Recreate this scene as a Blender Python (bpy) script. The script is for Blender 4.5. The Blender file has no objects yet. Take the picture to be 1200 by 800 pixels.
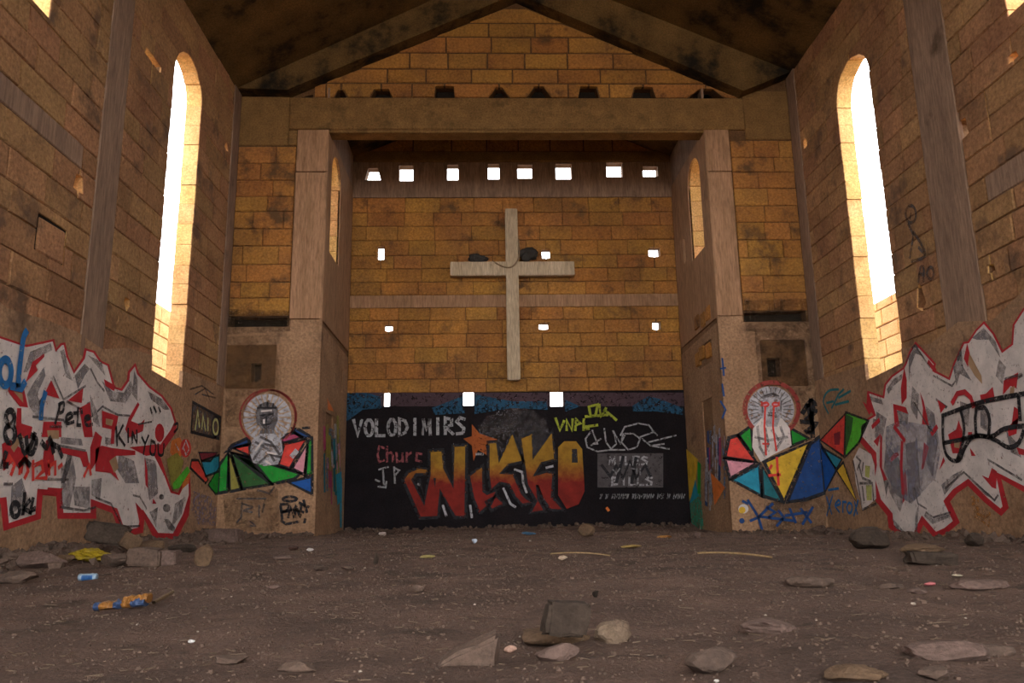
import bpy, bmesh, math, random
from mathutils import Vector, noise
from mathutils.geometry import delaunay_2d_cdt, tessellate_polygon
S = bpy.context.scene
C = S.collection
# ------------------------------------------------------------------ camera
f_, p_, r_, y_, H = 928.7, math.radians(12.0), math.radians(-0.903), math.radians(1.982), 0.43
FW = Vector((math.sin(y_)*math.cos(p_), math.cos(y_)*math.cos(p_), math.sin(p_)))
RT = Vector((math.cos(y_), -math.sin(y_), 0)); UP = RT.cross(FW)
RT, UP = RT*math.cos(r_)+UP*math.sin(r_), -RT*math.sin(r_)+UP*math.cos(r_)
cd = bpy.data.cameras.new('camera'); cam = bpy.data.objects.new('camera', cd); C.objects.link(cam)
cd.sensor_width = 36; cd.lens = f_/1200*36; cd.clip_start = .05; cd.clip_end = 500
from mathutils import Matrix
cam.matrix_world = Matrix(((RT.x, UP.x, -FW.x, 0), (RT.y, UP.y, -FW.y, 0), (RT.z, UP.z, -FW.z, H), (0, 0, 0, 1)))
S.camera = cam
# ------------------------------------------------------------------ sky, exposure
w = bpy.data.worlds.new('sky'); S.world = w; w.use_nodes = True
bg = w.node_tree.nodes['Background']; bg.inputs[0].default_value = (.95, .975, 1, 1); bg.inputs[1].default_value = 8.0
S.view_settings.view_transform = 'Standard'; S.view_settings.look = 'None'
S.view_settings.exposure = 0.0; S.view_settings.gamma = 1; S.view_settings.use_curve_mapping = False
S.cycles.max_bounces = 10; S.cycles.diffuse_bounces = 6; S.cycles.transparent_max_bounces = 24
S.cycles.use_denoising = True
# ------------------------------------------------------------------ room measures (metres)
A, B, F, K, CL, CR = 4.945, 6.38, 15.0, 17.96, 3.144, 4.56      # left, right, chancel front, back, alcove left/right
T = .27
def P(px, py, ax, val):                   # point of the photograph taken onto a plane of the room
    D = FW + RT*((px-600)/f_) + UP*((400-py)/f_)
    o = Vector((0, 0, H)); return o + D*((val-o[ax])/D[ax])
# planes: name -> (axis, value, sign away from room, clamp lo, hi of u)
PL = {'L': (0, -A, -1, -8, F), 'R': (0, B, 1, -8, F), 'F': (1, F, 1, -A, B), 'B': (1, K, 1, -CL, CR),
      'AL': (0, -CL, -1, F, K), 'AR': (0, CR, 1, F, K)}
def fr(pl):                               # (u, z, n) -> world, n away from the room
    ax, v, s = PL[pl][:3]
    return (lambda u, z, n: Vector((v+s*n, u, z))) if ax == 0 else (lambda u, z, n: Vector((u, v+s*n, z)))
def ZP(px, py, pl): return P(px, py, PL[pl][0], PL[pl][1])
# ------------------------------------------------------------------ materials
MATS = {}
def stone(name, c1, c2, scale=2.0, bump=.4, rand=.25, dark=None, dscale=.8, dthr=.55, fine=30, rough=.92, streak=False, dist=.02):
    if name in MATS: return MATS[name]
    m = bpy.data.materials.new(name); m.use_nodes = True; MATS[name] = m
    nt = m.node_tree; N = nt.nodes; L = nt.links; b = N['Principled BSDF']; b.inputs['Roughness'].default_value = rough
    b.inputs['Specular IOR Level'].default_value = .2
    g = N.new('ShaderNodeNewGeometry'); mp = N.new('ShaderNodeMapping'); L.new(g.outputs['Position'], mp.inputs[0])
    if streak: mp.inputs['Scale'].default_value = (1, 1, .12)
    def nz(s, d=6, ro=.6, src=None):
        n = N.new('ShaderNodeTexNoise'); n.inputs['Scale'].default_value = s; n.inputs['Detail'].default_value = d; n.inputs['Roughness'].default_value = ro
        L.new((src or mp).outputs[0], n.inputs['Vector']); return n
    n1 = nz(scale); n2 = nz(fine, 5, .7, g if False else None)
    r1 = N.new('ShaderNodeMapRange'); r1.inputs[1].default_value = .35; r1.inputs[2].default_value = .65; L.new(n1.outputs[0], r1.inputs[0])
    mx = N.new('ShaderNodeMix'); mx.data_type = 'RGBA'; mx.inputs[6].default_value = (*c1, 1); mx.inputs[7].default_value = (*c2, 1); L.new(r1.outputs[0], mx.inputs[0])
    out = mx.outputs[2]
    # fine speckle
    r2 = N.new('ShaderNodeMapRange'); r2.inputs[1].default_value = .3; r2.inputs[2].default_value = .7; r2.inputs[3].default_value = .6; r2.inputs[4].default_value = 1.35; L.new(n2.outputs[0], r2.inputs[0])
    v = N.new('ShaderNodeHueSaturation'); L.new(out, v.inputs['Color'])
    if rand:
        oi = N.new('ShaderNodeObjectInfo'); r3 = N.new('ShaderNodeMapRange'); r3.inputs[3].default_value = 1-rand; r3.inputs[4].default_value = 1+rand
        L.new(oi.outputs['Random'], r3.inputs[0]); mu = N.new('ShaderNodeMath'); mu.operation = 'MULTIPLY'; L.new(r2.outputs[0], mu.inputs[0]); L.new(r3.outputs[0], mu.inputs[1]); L.new(mu.outputs[0], v.inputs['Value'])
        m2 = N.new('ShaderNodeMath'); m2.operation = 'MULTIPLY_ADD'; m2.inputs[1].default_value = 7.31; m2.inputs[2].default_value = 0; L.new(oi.outputs['Random'], m2.inputs[0])
        fcn = N.new('ShaderNodeMath'); fcn.operation = 'FRACT'; L.new(m2.outputs[0], fcn.inputs[0])
        r4 = N.new('ShaderNodeMapRange'); r4.inputs[3].default_value = .491; r4.inputs[4].default_value = .508; L.new(fcn.outputs[0], r4.inputs[0]); L.new(r4.outputs[0], v.inputs['Hue'])
    else: L.new(r2.outputs[0], v.inputs['Value'])
    out = v.outputs[0]
    if dark:
        n3 = nz(dscale, 8, .65, g); r5 = N.new('ShaderNodeMapRange'); r5.inputs[1].default_value = dthr; r5.inputs[2].default_value = dthr+.12; L.new(n3.outputs[0], r5.inputs[0])
        m3 = N.new('ShaderNodeMix'); m3.data_type = 'RGBA'; m3.inputs[7].default_value = (*dark, 1); L.new(out, m3.inputs[6]); L.new(r5.outputs[0], m3.inputs[0]); out = m3.outputs[2]
    L.new(out, b.inputs['Base Color'])
    n4 = nz(fine*.35, 8, .7, g)
    bp = N.new('ShaderNodeBump'); bp.inputs['Strength'].default_value = bump; bp.inputs['Distance'].default_value = dist; L.new(n4.outputs[0], bp.inputs['Height']); L.new(bp.outputs[0], b.inputs['Normal'])
    return m
def paint(name, col, col2=None, wear=.34, soft=None, z0=None, z1=None, blotch=.25, rough=.7, sc=5, wsc=14):
    if name in MATS: return MATS[name]
    m = bpy.data.materials.new(name); m.use_nodes = True; MATS[name] = m
    nt = m.node_tree; N = nt.nodes; L = nt.links; b = N['Principled BSDF']; b.inputs['Roughness'].default_value = rough; b.inputs['Specular IOR Level'].default_value = .2
    g = N.new('ShaderNodeNewGeometry')
    n1 = N.new('ShaderNodeTexNoise'); n1.inputs['Scale'].default_value = sc; n1.inputs['Detail'].default_value = 8; n1.inputs['Roughness'].default_value = .65; L.new(g.outputs['Position'], n1.inputs['Vector'])
    r = N.new('ShaderNodeMapRange'); r.inputs[1].default_value = .3; r.inputs[2].default_value = .7; r.inputs[3].default_value = 1-blotch; r.inputs[4].default_value = 1+blotch; L.new(n1.outputs[0], r.inputs[0])
    v = N.new('ShaderNodeHueSaturation'); v.inputs['Color'].default_value = (*col, 1); L.new(r.outputs[0], v.inputs['Value'])
    if col2:
        sx = N.new('ShaderNodeSeparateXYZ'); L.new(g.outputs['Position'], sx.inputs[0])
        ad = N.new('ShaderNodeMath'); ad.operation = 'MULTIPLY_ADD'; ad.inputs[1].default_value = .5; L.new(n1.outputs[0], ad.inputs[0]); L.new(sx.outputs[2], ad.inputs[2])
        r2 = N.new('ShaderNodeMapRange'); r2.inputs[1].default_value = z0+.25; r2.inputs[2].default_value = z1+.25; L.new(ad.outputs[0], r2.inputs[0])
        mx = N.new('ShaderNodeMix'); mx.data_type = 'RGBA'; mx.inputs[6].default_value = (*col, 1); mx.inputs[7].default_value = (*col2, 1); L.new(r2.outputs[0], mx.inputs[0]); L.new(mx.outputs[2], v.inputs['Color'])
    L.new(v.outputs[0], b.inputs['Base Color'])
    n2 = N.new('ShaderNodeTexNoise'); n2.inputs['Scale'].default_value = wsc; n2.inputs['Detail'].default_value = 10; n2.inputs['Roughness'].default_value = .8; L.new(g.outputs['Position'], n2.inputs['Vector'])
    ra = N.new('ShaderNodeMapRange'); ra.inputs[1].default_value = wear; ra.inputs[2].default_value = wear+(.1 if not soft else .3); ra.inputs[4].default_value = soft or 1; L.new(n2.outputs[0], ra.inputs[0]); L.new(ra.outputs[0], b.inputs['Alpha'])
    return m
def stain(name, col, thr=.5, sc=2.5, strength=.9):
    return paint(name, col, wear=thr-.1, sc=sc, soft=.85, wsc=3)
BLK = stone('sandstone_block', (.45, .235, .105), (.31, .155, .072), 1.1, 1.3, .13, dark=(.17, .095, .055), dscale=1.7, dthr=.55, fine=20, dist=.05)
BLKO = stone('golden_block', (.48, .215, .048), (.30, .135, .042), 1.0, 1.3, .14, dark=(.13, .065, .028), dscale=1.5, dthr=.56, fine=20, dist=.05)
JAMB = stone('daylit_jamb_block', (.70, .42, .17), (.56, .31, .11), 3, .9, .08, dark=(.3, .15, .05), dscale=9, dthr=.63)  # block stone lightened to paint daylight onto reveals; outside walls reuse it
MORT = stone('mortar', (.25, .14, .07), (.17, .09, .045), 3, .6, 0)
MORTD = stone('dark_mortar', (.15, .075, .03), (.10, .05, .022), 3, .6, 0)
PLAS = stone('rough_plaster', (.39, .225, .125), (.28, .155, .085), 1.3, .9, 0, dark=(.17, .10, .06), dscale=1.4, dthr=.56, fine=20, dist=.06)
CONC = stone('board_marked_concrete', (.31, .19, .125), (.22, .135, .09), 3, .6, 0, dark=(.10, .06, .035), dscale=1.0, dthr=.62, streak=True)
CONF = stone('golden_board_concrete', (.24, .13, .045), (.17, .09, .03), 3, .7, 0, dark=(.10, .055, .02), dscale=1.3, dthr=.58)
COLU = stone('column_concrete', (.37, .20, .11), (.29, .16, .085), 5, .4, 0, dark=(.2, .11, .06), dscale=1.2, dthr=.6, streak=True)
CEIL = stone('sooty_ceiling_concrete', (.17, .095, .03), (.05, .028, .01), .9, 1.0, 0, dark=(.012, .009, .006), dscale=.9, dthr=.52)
DARKW = stone('dark_painted_plaster', (.012, .008, .009), (.007, .005, .006), 2, .5, 0)
SHADEBLACK = stone('cavity_shade_black', (.02, .013, .008), (.012, .008, .006), 2, .4, 0)  # near-black paints shade into holes, niches and open joint; also one stone
GROUND = stone('dusty_earth', (.180, .108, .078), (.10, .062, .046), 1.6, 1.0, 0, dark=(.065, .042, .030), dscale=2.3, dthr=.55, fine=80, dist=.04)
GRAV = stone('gravel', (.15, .095, .068), (.06, .038, .028), 8, .5, 0)
OUTG = stone('sandy_ground', (.36, .26, .16), (.28, .2, .12), .5, .4, 0)
def solid(name, col, rough=.6, var=.2, sc=20):
    return stone(name, col, tuple(c*(1-var) for c in col), sc, .2, 0, rough=rough, fine=60)
# ------------------------------------------------------------------ object helpers
def link(name, me, mat=None, parent=None, loc=None, smooth=False):
    o = bpy.data.objects.new(name, me); C.objects.link(o)
    if mat and not me.materials: me.materials.append(mat)
    if parent: o.parent = parent
    if loc is not None: o.location = loc
    if smooth:
        for p in me.polygons: p.use_smooth = True
    return o
def tag(o, label=None, cat=None, group=None, kind=None):
    if label: o['label'] = label
    if cat: o['category'] = cat
    if group: o['group'] = group
    if kind: o['kind'] = kind
    return o
def mesh_of(bm, name='mesh'):
    bmesh.ops.recalc_face_normals(bm, faces=bm.faces)
    me = bpy.data.meshes.new(name); bm.to_mesh(me); bm.free(); return me
def slab(pl, outer, holes, n0, n1):
    """flat slab in a wall plane, outline and holes in (u, z), from depth n0 (room side) to n1"""
    g = fr(pl); vs = []; ed = []; ids = []
    for lp in [outer]+holes:
        s = len(vs); vs += [Vector(q) for q in lp]; ed += [(s+i, s+(i+1) % len(lp)) for i in range(len(lp))]
    ov, oe, of, *_ = delaunay_2d_cdt(vs, ed, [], 2, 1e-5)
    bm = bmesh.new(); fv = [bm.verts.new(g(q[0], q[1], n0)) for q in ov]; bv = [bm.verts.new(g(q[0], q[1], n1)) for q in ov]
    def inpoly(c, lp):
        k = False; j = len(lp)-1
        for i in range(len(lp)):
            (x1, z1), (x2, z2) = lp[i], lp[j]
            if (z1 > c[1]) != (z2 > c[1]) and c[0] < (x2-x1)*(c[1]-z1)/(z2-z1)+x1: k = not k
            j = i
        return k
    cnt = {}
    for fc in of:
        c = sum((ov[i] for i in fc), Vector((0, 0)))/len(fc)
        if not inpoly(c, outer) or any(inpoly(c, h) for h in holes): continue
        bm.faces.new([fv[i] for i in fc]); bm.faces.new([bv[i] for i in reversed(fc)])
        for i in range(len(fc)):
            e = (fc[i], fc[(i+1) % len(fc)]); k = tuple(sorted(e)); cnt[k] = cnt.get(k, 0)+1
    for (i, j), c in cnt.items():
        if c == 1: bm.faces.new([fv[i], fv[j], bv[j], bv[i]])
    return mesh_of(bm)
def box_me(x0, x1, y0, y1, z0, z1, bev=.012, seg=1, jit=0, seed=0):
    bm = bmesh.new(); bmesh.ops.create_cube(bm, size=1)
    for v in bm.verts: v.co = Vector((x0+(v.co.x+.5)*(x1-x0), y0+(v.co.y+.5)*(y1-y0), z0+(v.co.z+.5)*(z1-z0)))
    if bev: bmesh.ops.bevel(bm, geom=bm.edges[:], offset=bev, segments=seg, affect='EDGES')
    if jit:
        rr = random.Random(seed)
        for v in bm.verts: v.co += Vector([rr.uniform(-jit, jit) for _ in range(3)])
    return mesh_of(bm)
def pbox(name, pl, u0, u1, z0, z1, n0, n1, mat, parent, bev=.015, jit=0):
    a, b = fr(pl)(u0, z0, n0), fr(pl)(u1, z1, n1)
    return link(name, box_me(min(a.x, b.x), max(a.x, b.x), min(a.y, b.y), max(a.y, b.y), min(a.z, b.z), max(a.z, b.z), bev, 1, jit, int(u0*97+z0*31)), mat, parent)
# openings: dict z0,z1,l(z),r(z)
def arch(u0, u1, z0, z1, sillL=None, ragged=0, seed=1):
    c, r = (u0+u1)/2, (u1-u0)/2; zs = z1-r*.95; rr = random.Random(seed); sl = sillL or 0
    def hw(z): 
        if z > z1 or z < z0: return 0
        if z < zs: return r
        return r*math.sqrt(max(0, 1-((z-zs)/(z1-zs))**2))
    def l(z): return c-hw(z)
    def rt(z): return c+hw(z)
    out = [(u0, z0), (u1, z0+sl)]+[(c+r*math.cos(t*math.pi/16), zs+(z1-zs)*math.sin(t*math.pi/16)) for t in range(17)]
    return dict(z0=z0, z1=z1, l=l, r=rt, poly=out, c=c)
def hole(u0, u1, z0, z1, top=None):
    t = (u1-u0)*.5*(1-(1 if top is None else top)); c = (u0+u1)/2
    def k(z): return t*(z-z0)/(z1-z0)
    def l(z): return u0+k(z) if z0 <= z <= z1 else c
    def r(z): return u1-k(z) if z0 <= z <= z1 else c
    return dict(z0=z0, z1=z1, l=l, r=r, poly=[(u0, z0), (u1, z0), (u1-t, z1), (u0+t, z1)], c=c)
def grow(op, e):
    c = Vector((op['c'], (op['z0']+op['z1'])/2)); out = []
    hw = max(q[0] for q in op['poly'])-op['c']; hh = (op['z1']-op['z0'])/2
    return [(c.x+(q[0]-c.x)*(hw+e)/hw, c.y+(q[1]-c.y)*(hh+e)/hh) for q in op['poly']]
def unit_blocks(pl, n=7, seed=3):
    g = fr(pl); o = g(0, 0, 0); res = []
    for k in range(n):
        rr = random.Random(seed*100+k); bm = bmesh.new()
        def ring(inx, inz, nn, j):
            pts = [(inx, inz), (.5, inz), (1-inx, inz), (1-inx, .5), (1-inx, 1-inz), (.5, 1-inz), (inx, 1-inz), (inx, .5)]
            return [bm.verts.new(g(u+rr.uniform(-j, j)*.5, z+rr.uniform(-j, j), nn+rr.uniform(-j, j)*.6)-o) for u, z in pts]
        r0 = ring(0, 0, 1, 0); r1 = ring(0, 0, .16, .012); r2 = ring(.018, .045, 0, .03)
        c = bm.verts.new(g(.5+rr.uniform(-.15, .15), .5+rr.uniform(-.1, .1), rr.uniform(-.07, .05))-o)
        for a, b in ((r0, r1), (r1, r2)):
            for i in range(8): bm.faces.new([a[i], a[(i+1) % 8], b[(i+1) % 8], b[i]])
        for i in range(8): bm.faces.new([r2[i], r2[(i+1) % 8], c])
        res.append(mesh_of(bm, 'block'))
    return res
UB = {}
def blocks(parent, pl, za, zb, uL, uR, ops, mat, h=.35, lens=(.62, .95), seed=1, gap=.012, proud=.02, depth=.1, zstart=None, jambmat=None, limit=300, name='block'):
    """courses of separate blocks; uL/uR are functions of z"""
    g = fr(pl); o0 = g(0, 0, 0); rr = random.Random(seed)
    if pl not in UB:
        UB[pl] = unit_blocks(pl)
    um = UB[pl]; key = (pl, mat.name)
    if key not in UB:
        UB[key] = []
        for m in um:
            c = m.copy(); c.materials.clear(); c.materials.append(mat); UB[key].append(c)
    um = UB[key]; n = 0; z = za; ci = 0; ax = PL[pl][0]
    while z < zb-.06:
        z2 = min(z+h*rr.uniform(.9, 1.1), zb)
        if zb-z2 < .1: z2 = zb
        segs = [(uL, uR, False, False)]
        zm = (z+z2)/2
        zs = sorted({z, z2, z+(z2-z)*.34, z+(z2-z)*.67})
        for op in sorted(ops, key=lambda q: q['c']):
            if op['z0'] < z2-.02 and op['z1'] > z+.02:
                for e in (op['z0'], op['z1']):
                    if z+.02 < e < z2-.02: zs = sorted(set(zs) | {e-.004, e+.004})
                ns = []
                for (l, r, a_, b_) in segs:
                    if l(zm)-.01 < op['c'] < r(zm)+.01: ns += [(l, op['l'], a_, True), (op['r'], r, True, b_)]
                    else: ns.append((l, r, a_, b_))
                segs = ns
        js = []; u = -12+((ci % 2)*.5+rr.uniform(-.1, .1))*sum(lens)/2
        while u < 20: js.append(u); u += rr.uniform(*lens)
        for (l, r, a_, b_) in segs:
            lo = min(l(q) for q in (z+.001, zm, z2-.001)); hi = max(r(q) for q in (z+.001, zm, z2-.001))
            ins = [q for q in js if max(l(z+.001), l(z2-.001))+.16 < q < min(r(z+.001), r(z2-.001))-.16]
            ed = [None]+ins+[None]
            for i in range(len(ed)-1):
                cl, cr = ed[i] is None, ed[i+1] is None
                edge_l = cl and a_; edge_r = cr and b_
                pr = proud*rr.uniform(.0, .55); dp = (T-.005+proud) if (edge_l or edge_r) and depth < .2 and jambmat else depth
                fl = (l(z+.001), l(zm), l(z2-.001)) if cl else (ed[i],)*3
                frr = (r(z+.001), r(zm), r(z2-.001)) if cr else (ed[i+1],)*3
                straight = max(fl)-min(fl) < .01 and max(frr)-min(frr) < .01
                mm = jambmat if (edge_l or edge_r) and jambmat else mat
                if straight and mm is mat:
                    wd = frr[1]-fl[1]-gap; hh = z2-z-gap
                    if wd < .04: continue
                    b = link(name, um[rr.randrange(len(um))], None, parent); b.location = g(fl[1]+gap/2, z+gap/2, pr-.002)
                    b.scale = (dp, wd, hh) if ax == 0 else (wd, dp, hh)
                    b.rotation_euler = (rr.uniform(-.006, .006), 0, 0) if ax == 0 else (0, rr.uniform(-.006, .006), 0)
                else:
                    ptL = [((l(q) if cl else ed[i])+gap/2, min(max(q, z+gap/2), z2-gap/2)) for q in zs]
                    ptR = [((r(q) if cr else ed[i+1])-gap/2, min(max(q, z+gap/2), z2-gap/2)) for q in zs]
                    if cl: ptL = [((l(min(max(q, z+.001), z2-.001)))+gap/2, w_) for q, (_, w_) in zip(zs, ptL)]
                    if cr: ptR = [((r(min(max(q, z+.001), z2-.001)))-gap/2, w_) for q, (_, w_) in zip(zs, ptR)]
                    if (edge_l or edge_r):   # slightly ragged cut edge
                        e = rr.uniform(-.012, .02)
                        if edge_l: ptL = [(u_+e, w_) for u_, w_ in ptL]
                        if edge_r: ptR = [(u_-e, w_) for u_, w_ in ptR]
                    pairs = [(a, b) for a, b in zip(ptL, ptR) if b[0]-a[0] > .012]
                    if len(pairs) < 2: continue
                    poly = [a for a, b in pairs]+[b for a, b in reversed(pairs)]
                    cu = sum(q[0] for q in poly)/len(poly); cz = sum(q[1] for q in poly)/len(poly)
                    bm = bmesh.new(); base = g(cu, cz, 0)
                    R = []
                    for nn, s in ((dp, 1), (.012, 1), (0, .97)):
                        R.append([bm.verts.new(g(cu+(u_-cu)*s, cz+(w_-cz)*(s if s == 1 else .95), nn+pr)-base) for u_, w_ in poly])
                    for a, b, mi in ((R[0], R[1], 1), (R[1], R[2], 0)):
                        for q in range(len(poly)): bm.faces.new([a[q], a[(q+1) % len(poly)], b[(q+1) % len(poly)], b[q]]).material_index = mi
                    bm.faces.new(R[2]); bm.faces.new(R[0]).material_index = 1
                    me_ = mesh_of(bm, 'block'); me_.materials.append(mat); me_.materials.append(mm)
                    link(name, me_, None, parent, base)
                n += 1
        z = z2; ci += 1
    return n
K_ = lambda v: (lambda z: v)
def structure(name, me, mat): return tag(link(name, me, mat), kind='structure')
# ------------------------------------------------------------------ side walls
COUNT = {}
rp0 = lambda h: list(h['poly'])
def side_wall(name, pl, pil, ztop, band, holes_px, seed, win2):
    win = arch(11.72, 12.93, 2.5, 8.02); w3 = arch(1.6, 2.8, 2.5, 8.02); w2 = arch(*win2)  # w3: unseen window outside the view, added to let daylight in
    ops = [win, w2, w3]
    small = []
    for (px, py, wd, ht, tp) in holes_px:
        q = ZP(px, py, pl); small.append(hole(q.y-wd*.65, q.y+wd*.65, q.z-ht*.65, q.z+ht*.65, tp))
    ops2 = ops+small
    if pl == 'L':      # one loose block with an open joint all round
        q = ZP(61, 281, pl); lb = hole(q.y-.31, q.y+.31, q.z-.22, q.z+.22); ops2 = ops2+[lb]
    core = slab(pl, [(-8, -.3), (F+T, -.3), (F+T, ztop+.15), (-8, ztop+.15)], [grow(o, .045) for o in ops]+[grow(o, .02) for o in small], .03, T)
    wl = structure(name, core, MORT)
    rg = random.Random(seed); top = [(u*.7-8, 2.75+rg.uniform(-.22, .16)) for u in range(34)]
    top = [q for q in top if q[0] < F-.1]+[(F, 2.75)]
    notch = [(11.72, 2.5), (11.65, 2.62), (11.72, 2.8), ]
    outline = [(-8, -.3), (F, -.3)]+[q for q in reversed(top) if q[0] > 13.0]+[(12.95, 2.7), (12.93, 2.42), (12.4, 2.5), (11.9, 2.55), (11.72, 2.56), (11.7, 2.75)]+[q for q in reversed(top) if q[0] < 11.5 and not 1.5 < q[0] < 2.9 or 2.9 < q[0] < 11.5]
    # low plaster render carrying the paint
    o = link('plaster_render', slab(pl, [(-8, -.3), (F, -.3), (F, 2.78), (12.93, 2.74), (12.93, 2.46), (12.3, 2.5), (11.72, 2.54), (11.72, 2.76)]+[q for q in reversed(top) if 2.9 < q[0] < 11.5]+[(2.8, 2.74), (2.8, 2.5), (1.6, 2.5), (1.6, 2.76)]+[q for q in reversed(top) if q[0] < 1.5], [], -.006, .05), PLAS, wl)
    if pl == 'L':
        pbox('block', pl, q.y-.27, q.y+.285, q.z-.21, q.z+.185, .002, .1, BLK, wl, .02, .006); link('open_joint', slab(pl, rp0(lb), [], .026, .03), SHADEBLACK, wl)  # dark sheet behind the loose block paints the joint's shade
    # concrete pilaster and tie beam
    pbox('pilaster', pl, pil[0], pil[1], 2.35, ztop+.1, -.003, .06, CONC, wl, .01, .004)
    pbox('tie_beam', pl, 3.0, pil[0]-.35, band[0], band[1], .0, .06, CONC, wl, .02, .006)
    pbox('concrete_corner', pl, F-.42, F, 2.78, ztop+.1, -.006, .06, CONC, wl, .01, .003)
    n = 0
    n += blocks(wl, pl, 2.45, band[0], K_(6.6), K_(pil[0]), ops2, BLK, seed=seed, jambmat=JAMB, gap=.010)
    n += blocks(wl, pl, band[0], band[1], K_(pil[0]-.34), K_(pil[0]), ops2, BLK, seed=seed+9, gap=.014, h=band[1]-band[0])
    n += blocks(wl, pl, band[1], ztop, K_(6.6), K_(pil[0]), ops2, BLK, seed=seed+1, jambmat=JAMB, gap=.010)
    n += blocks(wl, pl, 2.5, ztop, K_(pil[1]), K_(F-.42), ops2, BLK, seed=seed+2, jambmat=JAMB, gap=.007, proud=.008)
    # beyond the frame the wall goes on as flush rendered masonry
    link('masonry_infill', slab(pl, [(-8, 2.75), (6.6, 2.75), (6.6, ztop+.1), (-8, ztop+.1)], [w3['poly']], .01, .05), BLK, wl)
    COUNT[name] = n
    return wl
wl = side_wall('wall_left', 'L', (9.63, 10.22), 8.8, (4.62, 4.92), [(94, 215, .16, .17, .5), (150, 357, .18, .14, .6), (180, 70, .42, .09, 1), (266, 171, .14, .12, .7), (45, 262, .0, .0, 1)][:4], 11, (6.95, 8.25, 6.0, 8.0))
wr = side_wall('wall_right', 'R', (9.62, 10.5), 9.2, (4.15, 4.5), [(1066, 14, .2, .22, .6), (1078, 348, .2, .3, .2), (943, 168, .14, .14, .6), (1125, 153, .2, .2, .8), (1186, 67, .14, .08, .6), (1161, 314, .1, .08, .7)], 23, (7.1, 8.4, 6.2, 8.1))
# ------------------------------------------------------------------ chancel front wall
ZL, ZR = 8.82, 9.22; AX, AZ = .72, 11.75
def ceilz(x): return ZL+(AZ-ZL)*(x+A)/(AX+A) if x < AX else ZR+(AZ-ZR)*(B-x)/(B-AX)
slotL = [(-4.9, 3.96), (-3.82, 3.96), (-3.82, 4.14), (-4.9, 4.16)]; slotR = [(5.1, 3.98), (6.34, 3.98), (6.34, 4.2), (5.1, 4.16)]
def rectF(x0, y0, x1, y1, pl='F'):
    a, b = ZP(x0, y0, pl), ZP(x1, y1, pl); k = 0 if PL[pl][0] == 1 else 1
    return min(a[k], b[k]), max(a[k], b[k]), min(a.z, b.z), max(a.z, b.z)
nL = rectF(266, 404, 322, 455); hL = rectF(294, 425, 305, 447); nR = rectF(890, 398, 948, 452); hR = rectF(899, 419, 916, 441)
def rp(q): return [(q[0], q[2]), (q[1], q[2]), (q[1], q[3]), (q[0], q[3])]
BT = 8.78; gab = []
for (px, wd, ht, tp) in [(399, .26, .17, .35), (447, .44, .2, .6), (521, .4, .27, .85), (585, .42, .24, .25), (632, .5, .27, .3), (690, .42, .27, .75), (755, .48, .26, .7), (828, .8, .22, .3)]:
    q = ZP(px, 112, 'F'); gab.append(hole(q.x-wd/2, q.x+wd/2, BT, BT+ht, tp))
chink = [(-3.74, 8.785), (-3.5, 8.785), (-3.5, 8.86), (-3.6, 8.84)]
outF = [(-A-T, -.3), (-CL-.055, -.3), (-CL-.055, 8.06), (CR+.055, 8.06), (CR+.055, -.3), (B+T, -.3), (B+T, ZR+.2), (AX, AZ+.25), (-A-T, ZL+.2)]
wf = structure('wall_front', slab('F', outF, [slotL, slotR, rp(hL), rp(hR), chink]+[grow(o, .01) for o in gab], .03, T), MORTD)
link('cavity_backing', slab('F', [(-A-T, -.3), (-CL-.06, -.3), (-CL-.06, 8.12), (CR+.06, 8.12), (CR+.06, -.3), (B+T, -.3), (B+T, ZR+.2), (AX, AZ+.25), (-A-T, ZL+.2)], [chink], T, T+.08), SHADEBLACK, wf)  # added backing, coloured near-black so slots and holes look shaded
for (u0, u1, nn, hh, slz) in ((-A, -3.76, nL, hL, 3.95), (5.06, B, nR, hR, 3.97)):
    link('plaster_render', slab('F', [(u0, -.3), (u1, -.3), (u1, slz), (u0, slz)], [rp(nn)], 0, .05), PLAS, wf)
    link('niche_panel', slab('F', rp((nn[0]-.02, nn[1]+.02, nn[2]-.02, nn[3]+.02)), [rp(hh)], .045, .06), BLKO, wf)
for (u0, u1) in ((-3.77, -CL), (CR, 5.07)):
    pbox('column', 'F', u0, u1, -.3, 4.09, -.005, .06, PLAS, wf, .008)
    pbox('column', 'F', u0, u1, 4.1, 7.13, -.02, .06, COLU, wf, .012, .004)
    pbox('column', 'F', u0, u1, 7.145, 8.06, -.015, .06, COLU, wf, .012, .004)
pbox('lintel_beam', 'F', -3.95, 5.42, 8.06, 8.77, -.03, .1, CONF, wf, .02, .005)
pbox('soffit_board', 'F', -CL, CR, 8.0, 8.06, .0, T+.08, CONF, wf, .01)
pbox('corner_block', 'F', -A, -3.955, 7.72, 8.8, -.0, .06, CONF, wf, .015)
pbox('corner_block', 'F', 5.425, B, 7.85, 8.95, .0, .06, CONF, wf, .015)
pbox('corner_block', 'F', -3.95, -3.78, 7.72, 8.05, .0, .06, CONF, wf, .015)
n = blocks(wf, 'F', 4.17, 7.7, K_(-A), K_(-3.79), [], BLKO, seed=5, lens=(.5, .8))
n += blocks(wf, 'F', 4.2, 7.83, K_(5.09), K_(B), [], BLKO, seed=6, lens=(.5, .8))
n += blocks(wf, 'F', BT, AZ, lambda z: max(-4.1, -3.95+(z-BT)/.475) if z > 9.15 else -3.48, lambda z: min(5.6, 5.35-(z-BT)/.475), gab, BLKO, seed=8, lens=(.78, .98), gap=.035, proud=.01)
COUNT['wall_front'] = n
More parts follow.
